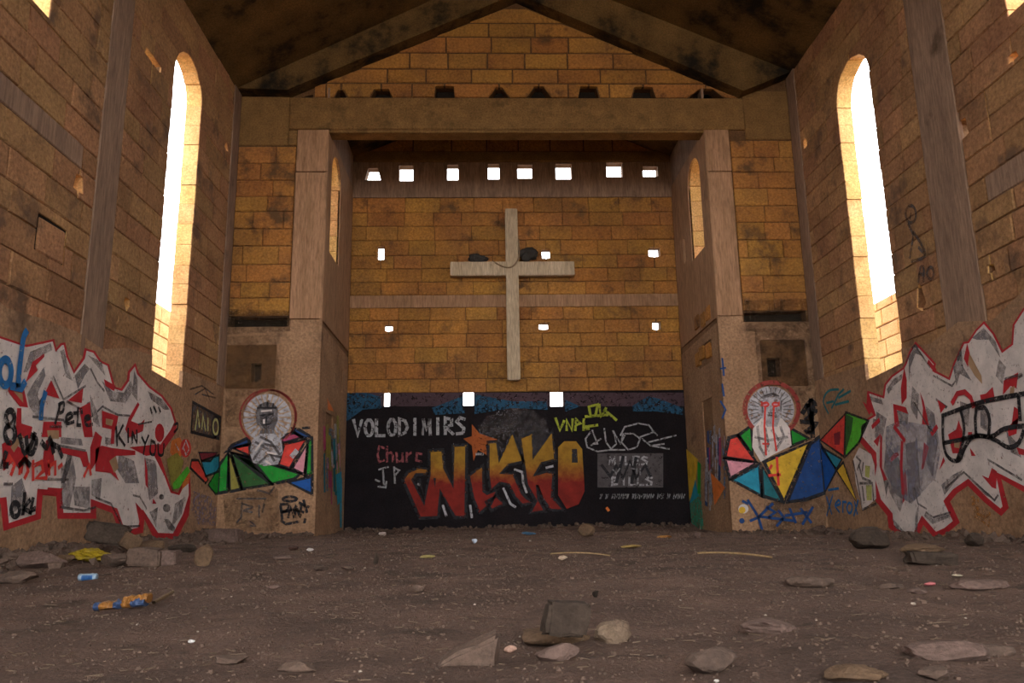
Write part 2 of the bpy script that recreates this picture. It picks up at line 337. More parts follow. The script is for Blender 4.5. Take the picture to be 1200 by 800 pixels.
# sloping concrete rake beams under the ceiling, in front of the gable
def prism(name, pts, y0, y1, mat, parent, bev=0):
    bm = bmesh.new(); a = [bm.verts.new((x, y0, z)) for x, z in pts]; b = [bm.verts.new((x, y1, z)) for x, z in pts]
    bm.faces.new(a); bm.faces.new(b[::-1])
    for i in range(len(pts)): bm.faces.new([a[i], a[(i+1) % len(pts)], b[(i+1) % len(pts)], b[i]])
    if bev: bmesh.ops.bevel(bm, geom=bm.edges[:], offset=bev, segments=1, affect='EDGES')
    return link(name, mesh_of(bm), mat, parent)
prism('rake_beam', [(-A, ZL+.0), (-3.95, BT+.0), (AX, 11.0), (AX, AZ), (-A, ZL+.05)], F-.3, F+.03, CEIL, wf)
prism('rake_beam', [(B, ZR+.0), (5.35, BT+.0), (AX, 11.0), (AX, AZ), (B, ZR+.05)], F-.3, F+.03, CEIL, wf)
# ------------------------------------------------------------------ ceilings
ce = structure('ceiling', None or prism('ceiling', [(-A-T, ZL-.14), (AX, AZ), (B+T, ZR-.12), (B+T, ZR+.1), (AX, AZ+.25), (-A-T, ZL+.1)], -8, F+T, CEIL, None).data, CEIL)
bpy.data.objects.remove([o for o in C.objects if o.name.startswith('ceiling') and o is not ce][0]); ce.name = 'ceiling'
ez = 8.82; apx = .71; apz = 10.6
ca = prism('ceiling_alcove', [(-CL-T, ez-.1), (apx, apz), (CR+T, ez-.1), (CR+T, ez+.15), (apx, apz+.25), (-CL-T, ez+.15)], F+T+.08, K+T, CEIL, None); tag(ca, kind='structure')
# ------------------------------------------------------------------ alcove side walls
def alc(name, pl, win, slit, niche, seed, patch):
    ops = [win]+slit
    w_ = structure(name, slab(pl, [(F+T, -.3), (K+T, -.3), (K+T, 9.0), (F+T, 9.0)], [grow(o, .04) for o in ops], .03, .42), MORT)
    link('plaster_render', slab(pl, [(F, -.3), (K, -.3), (K, 3.9), (F, 3.98)], [rp(q) for q in niche], 0, .05), PLAS, w_)
    for q in niche: link('niche_panel', slab(pl, rp((q[0]-.02, q[1]+.02, q[2]-.02, q[3]+.02)), [], .035, .06), SHADEBLACK if patch else COLU, w_)
    link('smooth_render', slab(pl, [(F, 4.08), (K, 4.05), (K, 8.06), (F, 8.06)], [o['poly'] for o in ops], -.004, .05), COLU, w_)
    link('upper_render', slab(pl, [(F, 8.07), (K, 8.07), (K, 9.0), (F, 9.0)], [], 0, .05), CONC, w_)
    n = blocks(w_, pl, win['z0']-.3, win['z1']+.25, K_(win['c']-.75), K_(win['c']+.75), ops, JAMB, seed=seed, jambmat=JAMB, depth=.2, proud=.0, gap=.006, lens=(3, 4)) if False else 0
    # jamb blocks: full-depth blocks lining the opening
    g = fr(pl); z = win['z0']; rr = random.Random(seed)
    while z < win['z1']-.45:
        h = .35
        for s, u in ((1, win['r'](z+.1)), (-1, win['l'](z+.1))):
            pbox('block', pl, min(u, u+s*.3), max(u, u+s*.3), z+.004, min(z+h, win['z1'])-.004, .004+rr.uniform(0, .006), .42, JAMB, w_, .008)
        z += h
    us = [u for u, _ in [(win['c'], 0)]]
    # arched head
    hd = [(win['c']-.72, win['z1']-.46), (win['c']-.72, win['z1']+.2), (win['c']+.72, win['z1']+.2), (win['c']+.72, win['z1']-.46)]
    arc = [q for q in win['poly'] if q[1] >= win['z1']-.47]
    pl_ = [(win['c']-.72, win['z1']-.46)]+sorted([q for q in arc if q[0] < win['c']+9], key=lambda q: q[0])
    pl_ += [(win['c']+.72, win['z1']-.46), (win['c']+.72, win['z1']+.2), (win['c']-.72, win['z1']+.2)]
    link('arch_block', slab(pl, pl_, [], .006, .42), JAMB, w_)
    return w_
awl = alc('wall_alcove_left', 'AL', arch(15.42, 16.45, 5.6, 7.85, ), [], [rectF(382, 482, 389, 535, 'AL'), (17.2, 17.4, 3.0, 3.5)], 4, False)
awr = alc('wall_alcove_right', 'AR', arch(15.5, 16.5, 5.7, 7.85), [hole(17.0, 17.2, 5.85, 6.45, .7)], [(15.75, 16.5, 1.0, 2.6), (15.5, 16.6, 3.3, 3.75)], 5, True)
for i, (u, z) in enumerate([(15.4, 4.15), (15.8, 4.1), (16.25, 4.16), (15.6, 3.4), (16.1, 3.45), (16.4, 3.38)]):
    pbox('block', 'AR', u, u+.33, z, z+.3, -.03, .03, BLKO, awr, .02, .012)
# ------------------------------------------------------------------ back wall
hb = []
for (px, py, wpx, hpx) in [(437, 204, 19, 14), (476, 203, 17, 18), (530.5, 202, 13, 18), (578.5, 201, 13, 18), (615, 201, 17, 16), (660.5, 201, 18, 18), (720, 199, 18, 17), (762, 201, 17, 12),
                           (446, 296, 8, 16), (640, 297, 9, 11), (767, 295, 12, 11), (455, 384, 9, 8), (637, 382, 11, 8), (769.5, 381, 8, 10), (453, 467, 8, 18), (549, 466, 12, 18), (652.5, 467, 15, 18)]:
    a, b = ZP(px-wpx/2, py+hpx/2, 'B'), ZP(px+wpx/2, py-hpx/2, 'B')
    hb.append(hole(a.x, b.x, a.z, b.z, .6 if (px, py) in ((437, 204),) else 1))
gableB = lambda x: min(apz, ez+(apz-ez)*(1-abs(x-apx)/(CR-apx)))
outB = [(-CL-T, -.3), (CR+T, -.3), (CR+T, ez), (apx, apz+.1), (-CL-T, ez)]
wb = structure('wall_back', slab('B', outB, [grow(o, .008) for o in hb], .03, T), MORTD)
ZB0 = ZP(600, 459, 'B').z; ZT0 = ZP(600, 357, 'B').z; ZT1 = ZP(600, 350, 'B').z; ZU0 = ZP(600, 231, 'B').z; ZU1 = ZP(600, 190, 'B').z; ZU2 = ZP(600, 178, 'B').z
low = hb[-3:]
link('painted_plaster', slab('B', [(-CL, -.3), (CR, -.3), (CR, ZB0), (-CL, ZB0)], [o['poly'] for o in low], 0, .05), DARKW, wb)
link('tie_beam', slab('B', [(-CL, ZT0-.05), (CR, ZT0-.05), (CR, ZT1+.1), (-CL, ZT1+.1)], [], -.003, .05), COLU, wb)
link('tie_beam', slab('B', [(-CL, ZU0), (CR, ZU0), (CR, ZU1), (-CL, ZU1)], [o['poly'] for o in hb[:8]], -.005, .05), CONC, wb)
pbox('ring_beam', 'B', -CL, CR, ZU1, ZU2, -.06, .05, CONF, wb, .02)
n = blocks(wb, 'B', ZB0, ZT0-.05, K_(-CL), K_(CR), hb[:-3], BLKO, seed=31, gap=.012, proud=.012)
n += blocks(wb, 'B', ZT1+.1, ZU0, K_(-CL), K_(CR), hb[8:11], BLKO, seed=32, gap=.012, proud=.012)
n += blocks(wb, 'B', ZU2, ZU2+1.2, lambda z: max(-CL, apx-(apz-z)/(apz-ez)*(apx+CL)), lambda z: min(CR, apx+(apz-z)/(apz-ez)*(CR-apx)), [], BLKO, seed=33, lens=(.7, .95), gap=.03)
COUNT['wall_back'] = n
# ------------------------------------------------------------------ outside: ground, low enclosing walls; unseen rear end left open to admit sky light
def simple(name, x0, x1, y0, y1, z0, z1, mat): return structure(name, box_me(x0, x1, y0, y1, z0, z1, 0), mat)
gr = bmesh.new()
for (x0, x1, y0, y1) in ((-60, -A-T, -60, 60), (B+T, 60, -60, 60), (-A-T, B+T, -60, -8), (-A-T, B+T, K+T, 60)):
    gr.faces.new([gr.verts.new(q) for q in ((x0, y0, -.05), (x1, y0, -.05), (x1, y1, -.05), (x0, y1, -.05))])
structure('floor_outside', mesh_of(gr), OUTG)
def out_wall(name, X, s, px, py, px2):
    zt = P(px, py, 0, X).z; yc = P(px, py, 0, X).y
    PL['O'+name[-4:]] = (0, X, s, -8, 30); k = 'O'+name[-4:]
    o = structure(name, slab(k, [(6, -.3), (26, -.3), (26, zt), (6, zt)], [], .03, .3), MORT)
    blocks(o, k, 0, zt, K_(yc-3), K_(yc+4), [], JAMB, seed=77, gap=.02, limit=200)
out_wall('wall_outside_left', -7.2, -1, 187, 356, 0); out_wall('wall_outside_right', 8.7, 1, 1038, 348, 0)
# ------------------------------------------------------------------ floor
def gz(x, y):
    e = min(x+A, B-x)
    z = -.09*max(0, min(1, (x-3)/3))*max(0, min(1, (y-8)/4))
    z += .045*(noise.noise(Vector((x*.35, y*.35, 3)))) + .03*noise.noise(Vector((x*1.1, y*1.1, 7)))
    z += .022*noise.fractal(Vector((x*3.2, y*3.2, 1)), .9, 2.1, 4)
    if y > 5: z += .10*math.exp(-((e)/.5)**2)*(.5+noise.noise(Vector((x*1.3, y*1.3, 9))))
    if y > 13: z += .05*math.exp(-((K-y)/.6)**2)
    return z
ys = []; y = -8
while y < 1.2: ys.append(y); y += .5
y = 1.2
while y < K+.1: ys.append(y); y += max(.018, .011*y)
ys.append(K+.1); NX = 250; xs = [-A-.1+(A+B+.2)*i/NX for i in range(NX+1)]
vs = [(x, y, gz(x, y)) for y in ys for x in xs]; fs = []
for j in range(len(ys)-1):
    for i in range(NX): q = j*(NX+1)+i; fs.append((q, q+1, q+NX+2, q+NX+1))
me = bpy.data.meshes.new('floor'); me.from_pydata(vs, [], fs); fl = structure('floor', me, GROUND)
for p in me.polygons: p.use_smooth = True
# gravel
rr = random.Random(5)
def scatter(name, n, smin, smax, mat, ymin=1.8, ymax=17.7, flat=.55, power=1.0):
    V = []; Fc = []
    for _ in range(n):
        t = rr.random(); y = ymin*(ymax/ymin)**t; x = rr.uniform(-A+.05, B-.05)
        if y > F-.1: x = rr.uniform(-CL+.1, CR-.1)
        hw = y*.72+.3
        if abs(x-.03*y) > hw: continue
        s = rr.uniform(smin, smax)*(.45+y*.09)*(1 if rr.random() < .93 else 1.9); c = Vector((x, y, gz(x, y)+s*flat*.2)); b = len(V)
        an = rr.uniform(0, 6.28)
        for k in range(5):
            a = an+k*1.2566; r = s*rr.uniform(.6, 1.1); V.append(c+Vector((r*math.cos(a), r*math.sin(a), -s*.3)))
        for k in range(4):
            a = an+.5+k*1.5708; r = s*rr.uniform(.35, .7); V.append(c+Vector((r*math.cos(a), r*math.sin(a), s*flat*rr.uniform(.7, 1.1))))
        for k in range(5): Fc.append((b+k, b+(k+1) % 5, b+5+min(3, k)))
        for k in range(3): Fc.append((b+5+k, b+k+1, b+6+k))
        Fc.append((b+5, b+6, b+7, b+8)); Fc.append((b+8, b+4, b+5)) if False else Fc.append((b+4, b, b+5)); Fc.append((b+4, b+5, b+8))
    me = bpy.data.meshes.new(name); me.from_pydata(V, [], Fc); o = link(name, me, mat)
    bm = bmesh.new(); bm.from_mesh(me); bmesh.ops.recalc_face_normals(bm, faces=bm.faces); bm.to_mesh(me); bm.free(); return o
tag(scatter('gravel', 26000, .003, .012, GRAV), 'loose gravel and crumbs of stone strewn over the earth floor', 'gravel', kind='stuff')
tag(scatter('pale_chips', 230, .006, .012, solid('pale_chip', (.34, .27, .21)), flat=.4), 'small pale chips of plaster and paper scattered over the dirt floor', 'chips', kind='stuff')
V = []; Fc = []
for _ in range(2200):
    y = 2.1*(15/2.1)**rr.random(); x = rr.uniform(-A+.1, B-.1)
    if abs(x) > y*.75: continue
    a = rr.uniform(0, 3.14); l = rr.uniform(.008, .03)*(.6+y*.1); t = .0012*(.6+y*.14); z = gz(x, y)+.006+.004*rr.random(); d = Vector((math.cos(a), math.sin(a), rr.uniform(-.15, .15))); q = Vector((-d.y, d.x, 0)); c = Vector((x, y, z)); b = len(V)
    V += [c-d*l+q*t, c-d*l-q*t, c+d*l-q*t, c+d*l+q*t, c-d*l+Vector((0, 0, t*1.6)), c+d*l+Vector((0, 0, t*1.6))]; Fc += [(b, b+1, b+2, b+3), (b, b+4, b+5, b+3), (b+1, b+4, b+5, b+2)]
me = bpy.data.meshes.new('dry_straw'); me.from_pydata(V, [], Fc); tag(link('dry_straw', me, solid('straw', (.15, .10, .062))), 'bits of dry straw and twig lying across the dirt floor', 'straw', kind='stuff')
#@@OBJECTS
# ------------------------------------------------------------------ paint on the walls
def clampu(pl, q):
    ax, v, s, lo, hi = PL[pl]; k = 1-ax
    q[k] = max(lo+.003, min(hi-.003, q[k])); q.z = max(-.15, q.z); return q
def lift(pl, q, layer):
    ax, v, s = PL[pl][:3]; q = q.copy(); q[ax] = v-s*(.006+.0025*layer); return q
def toW(pl, pts): return [clampu(pl, ZP(x, y, pl)) for x, y in pts]
def fill_bm(bm, pl, pts, layer):
    w3 = [lift(pl, q, layer) for q in toW(pl, pts)]
    ax = PL[pl][0]; flat = [Vector((q[1-ax], q.z, 0)) for q in w3]
    vs = [bm.verts.new(q) for q in w3]
    for t in tessellate_polygon([flat]):
        try: bm.faces.new([vs[i] for i in t])
        except Exception: pass
def ribbon_bm(bm, pl, pts, wd, layer):
    w3 = [lift(pl, q, layer) for q in toW(pl, pts)]; ax = PL[pl][0]; k = 1-ax
    def mk(u, z, ref): q = ref.copy(); q[k] = u; q.z = z; return bm.verts.new(q)
    c = [w3[0]]
    for q in w3[1:]:
        if math.hypot(q[k]-c[-1][k], q.z-c[-1].z) > 2e-3: c.append(q)
    if len(c) < 2: return
    closed = len(c) > 3 and math.hypot(c[0][k]-c[-1][k], c[0].z-c[-1].z) < .01
    if closed: c.pop()
    m = len(c); dr = []
    for i in range(m if closed else m-1):
        a, b = c[i], c[(i+1) % m]; dr.append(Vector((b[k]-a[k], b.z-a.z)).normalized())
    rows = []
    for i in range(m):
        if closed: d0, d1 = dr[i-1], dr[i]
        else: d0, d1 = dr[max(0, i-1)], dr[min(m-2, i)]
        t = d0+d1; t = d1 if t.length < .35 else t.normalized(); n = Vector((-t.y, t.x)); s_ = min(1.6, 1/max(.4, abs(n.dot(Vector((-d1.y, d1.x))))))*wd/2
        e = Vector((0, 0)) if closed or 0 < i < m-1 else (d1*-wd*.25 if i == 0 else d1*wd*.25)
        rows.append((mk(c[i][k]+n.x*s_+e.x, c[i].z+n.y*s_+e.y, c[i]), mk(c[i][k]-n.x*s_+e.x, c[i].z-n.y*s_+e.y, c[i])))
    for i in range(m if closed else m-1):
        a, b = rows[i], rows[(i+1) % m]; bm.faces.new([a[0], a[1], b[1], b[0]])
def orient(me, pl):
    ax, v, s = PL[pl][:3]; bm = bmesh.new(); bm.from_mesh(me)
    bm.normal_update()
    for f in bm.faces:
        if f.normal[ax]*s > 0: f.normal_flip()
    bm.to_mesh(me); bm.free()
def smooth(pts):
    if len(pts) < 4: return pts
    out = []; n = len(pts)
    for i in range(n-1):
        a, b, c, d = [Vector(pts[max(0, min(n-1, i+k))]) for k in (-1, 0, 1, 2)]
        for j in range(4):
            t = j/4; q = .5*((2*b)+(c-a)*t+(2*a-5*b+4*c-d)*t*t+(3*b-a-3*c+d)*t**3); out.append((q.x, q.y))
    return out+[tuple(pts[-1])]
def decal(name, parent, pl, mat, fills=(), lines=(), wd=.05, layer=0):
    bm = bmesh.new()
    for p in fills: fill_bm(bm, pl, p, layer)
    for p in lines: ribbon_bm(bm, pl, p, wd, layer)
    me = bpy.data.meshes.new(name); bm.to_mesh(me); bm.free(); orient(me, pl); return link(name, me, mat, parent)
def thing(name, label, cat, loc, group=None):
    o = bpy.data.objects.new(name, None); C.objects.link(o); o.location = loc; o.empty_display_size = .1
    bpy.context.view_layer.update(); return tag(o, label, cat, group)
def part(o, parent):      # keep place while parenting
    o.parent = parent; o.matrix_parent_inverse = Matrix.Translation(parent.location).inverted(); return o
class Mural:
    def __init__(s, name, label, pl, at, group=None):
        s.pl = pl; s.root = thing(name, label, 'graffiti', clampu(pl, ZP(*at, pl)), group); s.l = 0
    def f(s, name, mat, *polys, layer=None, wd=.05, lines=(), label=None):
        if layer is None: s.l += 1; layer = s.l
        if name == 'tag_stroke' and len(lines) < 30: lines = [smooth(q) for q in lines]
        if len(lines) > 14:
            o = part(decal(name, None, s.pl, mat, (), lines, wd, layer), s.root); o['kind'] = 'stuff'
        else:
            for q in lines: o = part(decal(name, None, s.pl, mat, (), [q], wd, layer), s.root)
        for q in polys: o = part(decal(name, None, s.pl, mat, [q], (), wd, layer), s.root)
        return o
    def s_(s, name, mat, lines, wd=.05, layer=None, label=None): return s.f(name, mat, lines=lines, wd=wd, layer=layer, label=label)
def shrink(pts, top, bot):
    n = len(pts); ar = sum(pts[i][0]*pts[(i+1) % n][1]-pts[(i+1) % n][0]*pts[i][1] for i in range(n)); sg = 1 if ar > 0 else -1; out = []
    for i in range(n):
        a, b, c = Vector(pts[i-1]), Vector(pts[i]), Vector(pts[(i+1) % n])
        d1 = (b-a).normalized(); d2 = (c-b).normalized(); n1 = Vector((-d1.y, d1.x))*sg; n2 = Vector((-d2.y, d2.x))*sg
        m = n1+n2
        if m.length < .2: m = n1
        k = 1/max(.5, m.length/2); m.normalize(); d = top if m.y > -.1 else bot
        out.append(tuple(b+m*d*min(k, 1.7)))
    return out
def circ(cx, cy, rx, ry=None, n=24, a0=0, a1=360): 
    ry = ry or rx; m = n if a1-a0 >= 360 else n+1
    return [(cx+rx*math.cos(math.radians(a0+(a1-a0)*i/n)), cy+ry*math.sin(math.radians(a0+(a1-a0)*i/n))) for i in range(m)]
RED = paint('red_paint', (.42, .022, .028), wear=.32); WHITE = paint('white_paint', (.62, .53, .48), wear=.335, blotch=.22, sc=3)
GREY = paint('grey_paint', (.19, .165, .17), wear=.30, blotch=.3, soft=.78, wsc=5); BLACK = paint('black_paint', (.02, .018, .02), wear=.38); SHADE = paint('dark_grey_paint', (.10, .085, .085), wear=.28, soft=.9, wsc=7)
BLUE = paint('blue_paint', (.02, .13, .33), wear=.36); TANW = paint('bare_wall_tan', (.36, .22, .12), wear=.2)
REDD = paint('bright_red_paint', (.62, .05, .035), wear=.34); GREEN = paint('green_paint', (.015, .24, .025), wear=.33); DGREEN = paint('dark_green_paint', (.03, .10, .025), wear=.33)
LGREEN = paint('lime_paint', (.09, .42, .03), wear=.34); NAVY = paint('navy_paint', (.015, .05, .16), wear=.33); COBALT = paint('cobalt_paint', (.012, .08, .30), wear=.32)
TEAL = paint('turquoise_paint', (.02, .23, .33), wear=.33); DTEAL = paint('deep_teal_paint', (.015, .13, .15), wear=.33); YEL = paint('yellow_paint', (.60, .36, .03), wear=.33); OLIVE = paint('olive_paint', (.25, .21, .04), wear=.34)
PINK = paint('pink_paint', (.60, .24, .28), wear=.34); MAROON = paint('maroon_paint', (.20, .02, .03), wear=.34); ORANGE = paint('orange_paint', (.62, .16, .03), wear=.35); MAG = paint('magenta_paint', (.38, .05, .12), wear=.34)
PALEG = paint('pale_grey_wash', (.40, .37, .38), wear=.40, blotch=.35, sc=6); SEAG = paint('sea_green_paint', (.05, .28, .17), wear=.42); MAUVE = paint('mauve_wash', (.22, .17, .22), wear=.47, sc=4)
# ---- big white and red piece on the left wall
m = Mural('graffiti_lettering', 'huge white and red bubble lettering sprayed along the foot of the left wall', 'L', (100, 600))
sil = [(-70, 380), (0, 394), (30, 404), (62.6, 397), (65, 408), (70, 402), (75.6, 401), (79, 417), (86, 433.6), (96, 419), (98.4, 407.6), (110, 411), (118, 422.5), (127, 426.6), (134, 453), (141, 455), (148, 445), (149, 435.5), (158, 425), (162, 437), (175, 452), (190, 463), (201, 478), (206, 494), (206, 506), (196, 520), (187, 534), (194, 556), (201, 575), (208, 577), (217, 559), (222, 555), (223, 580), (220.6, 604), (206, 632), (180, 631), (168.5, 608), (167, 624), (141, 629.5), (131, 601), (112, 594), (112, 607.6), (66.7, 607.6), (65, 581.5), (49, 580), (47, 607.6), (3, 622), (0, 590), (-70, 600)]
m.f('red_outline', RED, sil)
m.f('white_letter_fill', WHITE, shrink(sil, 2.6, 7))
m.f('grey_shading', GREY, [(34, 412), (58, 402), (60, 410), (40, 420), (30, 436), (26, 436)], [(30, 462), (38, 448), (50, 430), (52, 440), (42, 462), (48, 476), (42, 490), (33, 476)], [(69, 411), (74, 409), (78, 430), (84, 446), (76, 442)], [(86, 440), (98, 426), (104, 432), (98, 440), (90, 456)], [(102, 416), (118, 424), (122, 440), (110, 426)], [(104, 462), (112, 480), (116, 500), (108, 494)], [(118, 446), (130, 458), (144, 460), (152, 446), (156, 456), (146, 472), (128, 470)], [(156, 434), (160, 445), (160, 470), (154, 462)], [(172, 458), (190, 468), (198, 480), (192, 480), (176, 468)], [(70, 512), (94, 514), (96, 522), (70, 520)], [(70, 548), (84, 534), (88, 560), (80, 596), (70, 592)], [(84, 570), (104, 570), (104, 596), (86, 592)], [(12, 570), (24, 560), (32, 586), (10, 604)], [(106, 562), (118, 560), (116, 586), (106, 580)], [(138, 532), (156, 540), (162, 566), (146, 566), (136, 550)], [(168, 536), (182, 540), (184, 578), (174, 586), (170, 560)], [(174, 600), (184, 594), (182, 618)], [(204, 590), (216, 582), (212, 602), (200, 618)], [(122, 512), (132, 514), (130, 522), (122, 520)])
m.f('dark_shading', SHADE, circ(188, 582, 3, 3.4, 10), circ(194, 595, 4.4, 5, 10), [(191, 608), (196, 608), (204, 618), (203, 623), (196, 620)], [(78, 528), (84, 528), (80, 548), (74, 566), (70, 566)], [(100, 472), (104, 470), (108, 488), (104, 490)], [(44, 470), (48, 464), (50, 474), (46, 486)])
red_in = [[(58, 445), (68, 467), (50, 462)], [(96, 454), (94, 472), (78, 469)], [(49, 494), (70, 494), (70, 512), (47, 512)], [(7, 458), (10, 452), (26, 455), (31, 477.5), (21, 476)], [(18, 478), (23, 478), (23, 496), (36, 500), (33, 514), (16, 512)], [(104, 471), (107, 512), (97, 512), (91, 478)], [(118, 481), (137, 487.5), (134, 504), (118, 500.6)], [(129, 503), (133, 503), (132, 520), (128, 520)], [(160, 471), (162, 474), (152, 493), (162, 497), (168, 491), (166, 505), (150, 512), (145, 503), (149, 490)], circ(185.6, 507, 5.5, 11, 12), [(110, 526), (118, 522), (129.5, 524.6), (157, 528), (157, 533), (134, 534), (129, 542.5), (138, 563.6), (128, 554), (110, 552)], [(157, 588), (168, 601), (166, 622), (162, 612)], [(68, 524), (100, 529), (103, 545), (96, 547), (92, 536), (68, 530)], [(110, 505), (118, 512), (112, 540), (104, 552), (104, 524)], [(36, 424), (50, 414), (50, 418), (40, 428), (42, 434), (28, 448)], [(0, 520), (10, 515), (28, 530), (24, 556), (14, 540), (2, 552)], [(168, 534), (171, 550), (172, 572), (169, 568)], [(120, 444), (134, 452), (132, 458), (122, 452)], [(178, 584), (182, 590), (177, 590)], [(52, 516), (58, 512), (62, 540), (52, 560), (48, 540)], [(54, 571), (72, 572), (68, 580), (52, 579)], [(150, 524), (186, 520), (190, 530), (170, 534)]]
m.f('red_counter', RED, *red_in)
m.f('bare_wall_patch', TANW, [(13, 458), (24, 461), (25, 472)], [(53, 504), (67, 504), (67, 514), (54, 514)], [(122, 490), (131, 492), (129, 499), (122, 497)], [(10, 524), (22, 508), (25, 512), (14, 530)], [(126, 540), (134, 534), (137, 548), (132, 554)])
m.s_('grey_contour', SHADE, [[(56, 500), (70, 500)], [(36, 488), (72, 492), (76, 500)], [(112, 482), (118, 476), (136, 486), (150, 487)], [(60, 441), (72, 468), (98, 452)], [(143, 617), (162, 616)], [(68, 594), (96, 598), (110, 594)], [(2, 567), (12, 567)], [(54, 561), (78, 562)], [(110, 583), (128, 590), (140, 614)], [(154, 580), (162, 582), (170, 596)], [(104, 432), (112, 448), (120, 458)], [(76, 470), (94, 480)], [(68, 522), (98, 528)], [(160, 497), (176, 494)]], .03)
m.s_('scribbled_red_tag', REDD, [[(2, 545), (8, 535), (14, 545), (10, 556)], [(20, 555), (22, 540), (28, 536), (30, 552), (26, 560)], [(36, 540), (36, 562)], [(38, 545), (46, 541), (48, 552), (40, 560), (52, 560)], [(54, 540), (55, 556)], [(54, 546), (62, 542), (62, 556)], [(66, 548), (70, 544)], [(96, 558), (102, 545), (104, 556)]], .05)
T_ = Mural('graffiti_tag', 'black scrawled letters Pete and Kin You written over white bubble lettering, left wall', 'L', (75, 495)); T_.l = 7
T_.s_('tag_stroke', BLACK, [[(62, 496), (66, 482), (68, 472)], [(66, 474), (72, 472), (71, 482), (65, 484)], [(76, 492), (82, 488), (80, 484), (75, 488), (76, 496), (84, 494)], [(89, 478), (88, 498), (92, 498)], [(84, 484), (94, 483)], [(98, 492), (103, 490), (101, 487), (97, 490), (99, 498), (106, 497)], [(134, 500), (135, 522)], [(142, 498), (136, 510), (144, 522)], [(148, 502), (148, 518)], [(153, 520), (153, 506), (158, 518), (158, 504)], [(164, 512), (168, 520), (172, 510)], [(168, 520), (166, 532)], [(175, 516), (174, 530), (179, 532), (180, 520), (175, 516)], [(183, 520), (184, 532), (189, 532), (190, 520)], [(174, 478), (176, 484)], [(178, 476), (181, 483)], [(184, 477), (186, 483)], [(202, 498), (206, 496), (206, 502), (202, 506)]], .045)
T_ = Mural('graffiti_tag', 'black scrawled 8 and looping numbers on white lettering at the left edge', 'L', (18, 530)); T_.l = 7
T_.s_('tag_stroke', BLACK, [circ(9, 489, 5, 8, 10)+[(14, 489)], circ(9, 508, 6, 10, 10)+[(15, 508)], [(20, 510), (26, 530), (34, 520), (38, 508)], [(28, 512), (30, 528), (36, 530), (40, 516), (34, 510)], [(46, 518), (52, 524), (56, 514), (60, 530)], [(58, 520), (66, 524), (70, 535)], [(4, 530), (0, 545), (6, 545)], [(20, 545), (26, 538), (32, 545)]], .07)
T_ = Mural('graffiti_tag', 'small black scribble Ok on the lowest white stroke, far left', 'L', (24, 600)); T_.l = 7
T_.s_('tag_stroke', BLACK, [circ(15, 597, 5, 8, 10)+[(20, 597)], [(26, 578), (24, 602)], [(32, 586), (25, 596), (34, 600)], [(36, 584), (33, 598), (38, 596)]], .06)
T_ = Mural('graffiti_tag', 'thick blue scribble crossing top of white lettering, far left', 'L', (20, 450)); T_.l = 8
T_.s_('tag_stroke', BLUE, [[(28, 388), (24, 398), (20, 430), (18, 452)], circ(3, 436, 7, 15, 12)+[(10, 436)], [(10, 452), (22, 455), (26, 448)], [(50, 460), (46, 476), (45, 490)]], .085)
T_ = Mural('graffiti_tag', 'black boxed tag with yellow letters on left wall near the corner', 'L', (240, 512))
T_.f('box_fill', SHADE, [(225, 471), (258, 489), (256, 514), (223, 506)]); T_.s_('tag_stroke', paint('pale_yellow_paint', (.5, .46, .16), wear=.36), [[(228, 503), (231, 482), (233, 500)], [(236, 502), (237, 486), (240, 504)], [(243, 504), (243, 490)], circ(252, 500, 3, 9, 10)+[(255, 500)]], .06); T_.s_('tag_outline', BLACK, [[(225, 471), (258, 489), (256, 514), (223, 506), (225, 471)], circ(252, 500, 5, 12, 10)+[(257, 500)]], .05)
T_ = Mural('graffiti_tag', 'thin dark scribble above the black boxed tag, left wall', 'L', (240, 458)); T_.s_('tag_stroke', SHADE, [[(222, 456), (236, 452), (250, 462)], [(228, 462), (240, 455), (246, 470)], [(236, 462), (252, 466)]], .03)
# flowers / colour blob between lettering and kite
T_ = Mural('graffiti_patch', 'small multicoloured sprayed blob between the white lettering and the left kite', 'L', (212, 560)); T_.l = 3
T_.f('orange_patch', ORANGE, [(200, 516), (210, 512), (216, 528), (206, 540), (198, 530)], [(214, 562), (222, 553), (220, 566), (211, 574)]); T_.f('dark_patch', OLIVE, [(194, 538), (206, 530), (214, 540), (206, 570), (200, 570)]); T_.f('red_patch', REDD, circ(216, 525, 6.5, 11, 12)); T_.f('lime_patch', LGREEN, [(201, 566), (218, 546), (221, 552), (208, 572), (201, 573)]); T_.s_('pale_stroke', PALEG, [[(212, 526), (216, 516), (220, 526), (216, 533), (213, 524)], [(204, 520), (208, 528)]], .03)
T_ = Mural('graffiti_wash', 'faint lilac paint wash low on left wall beside the corner', 'L', (240, 600)); T_.f('wash', MAUVE, [(226, 575), (246, 582), (256, 596), (256, 616), (232, 614), (224, 598)])
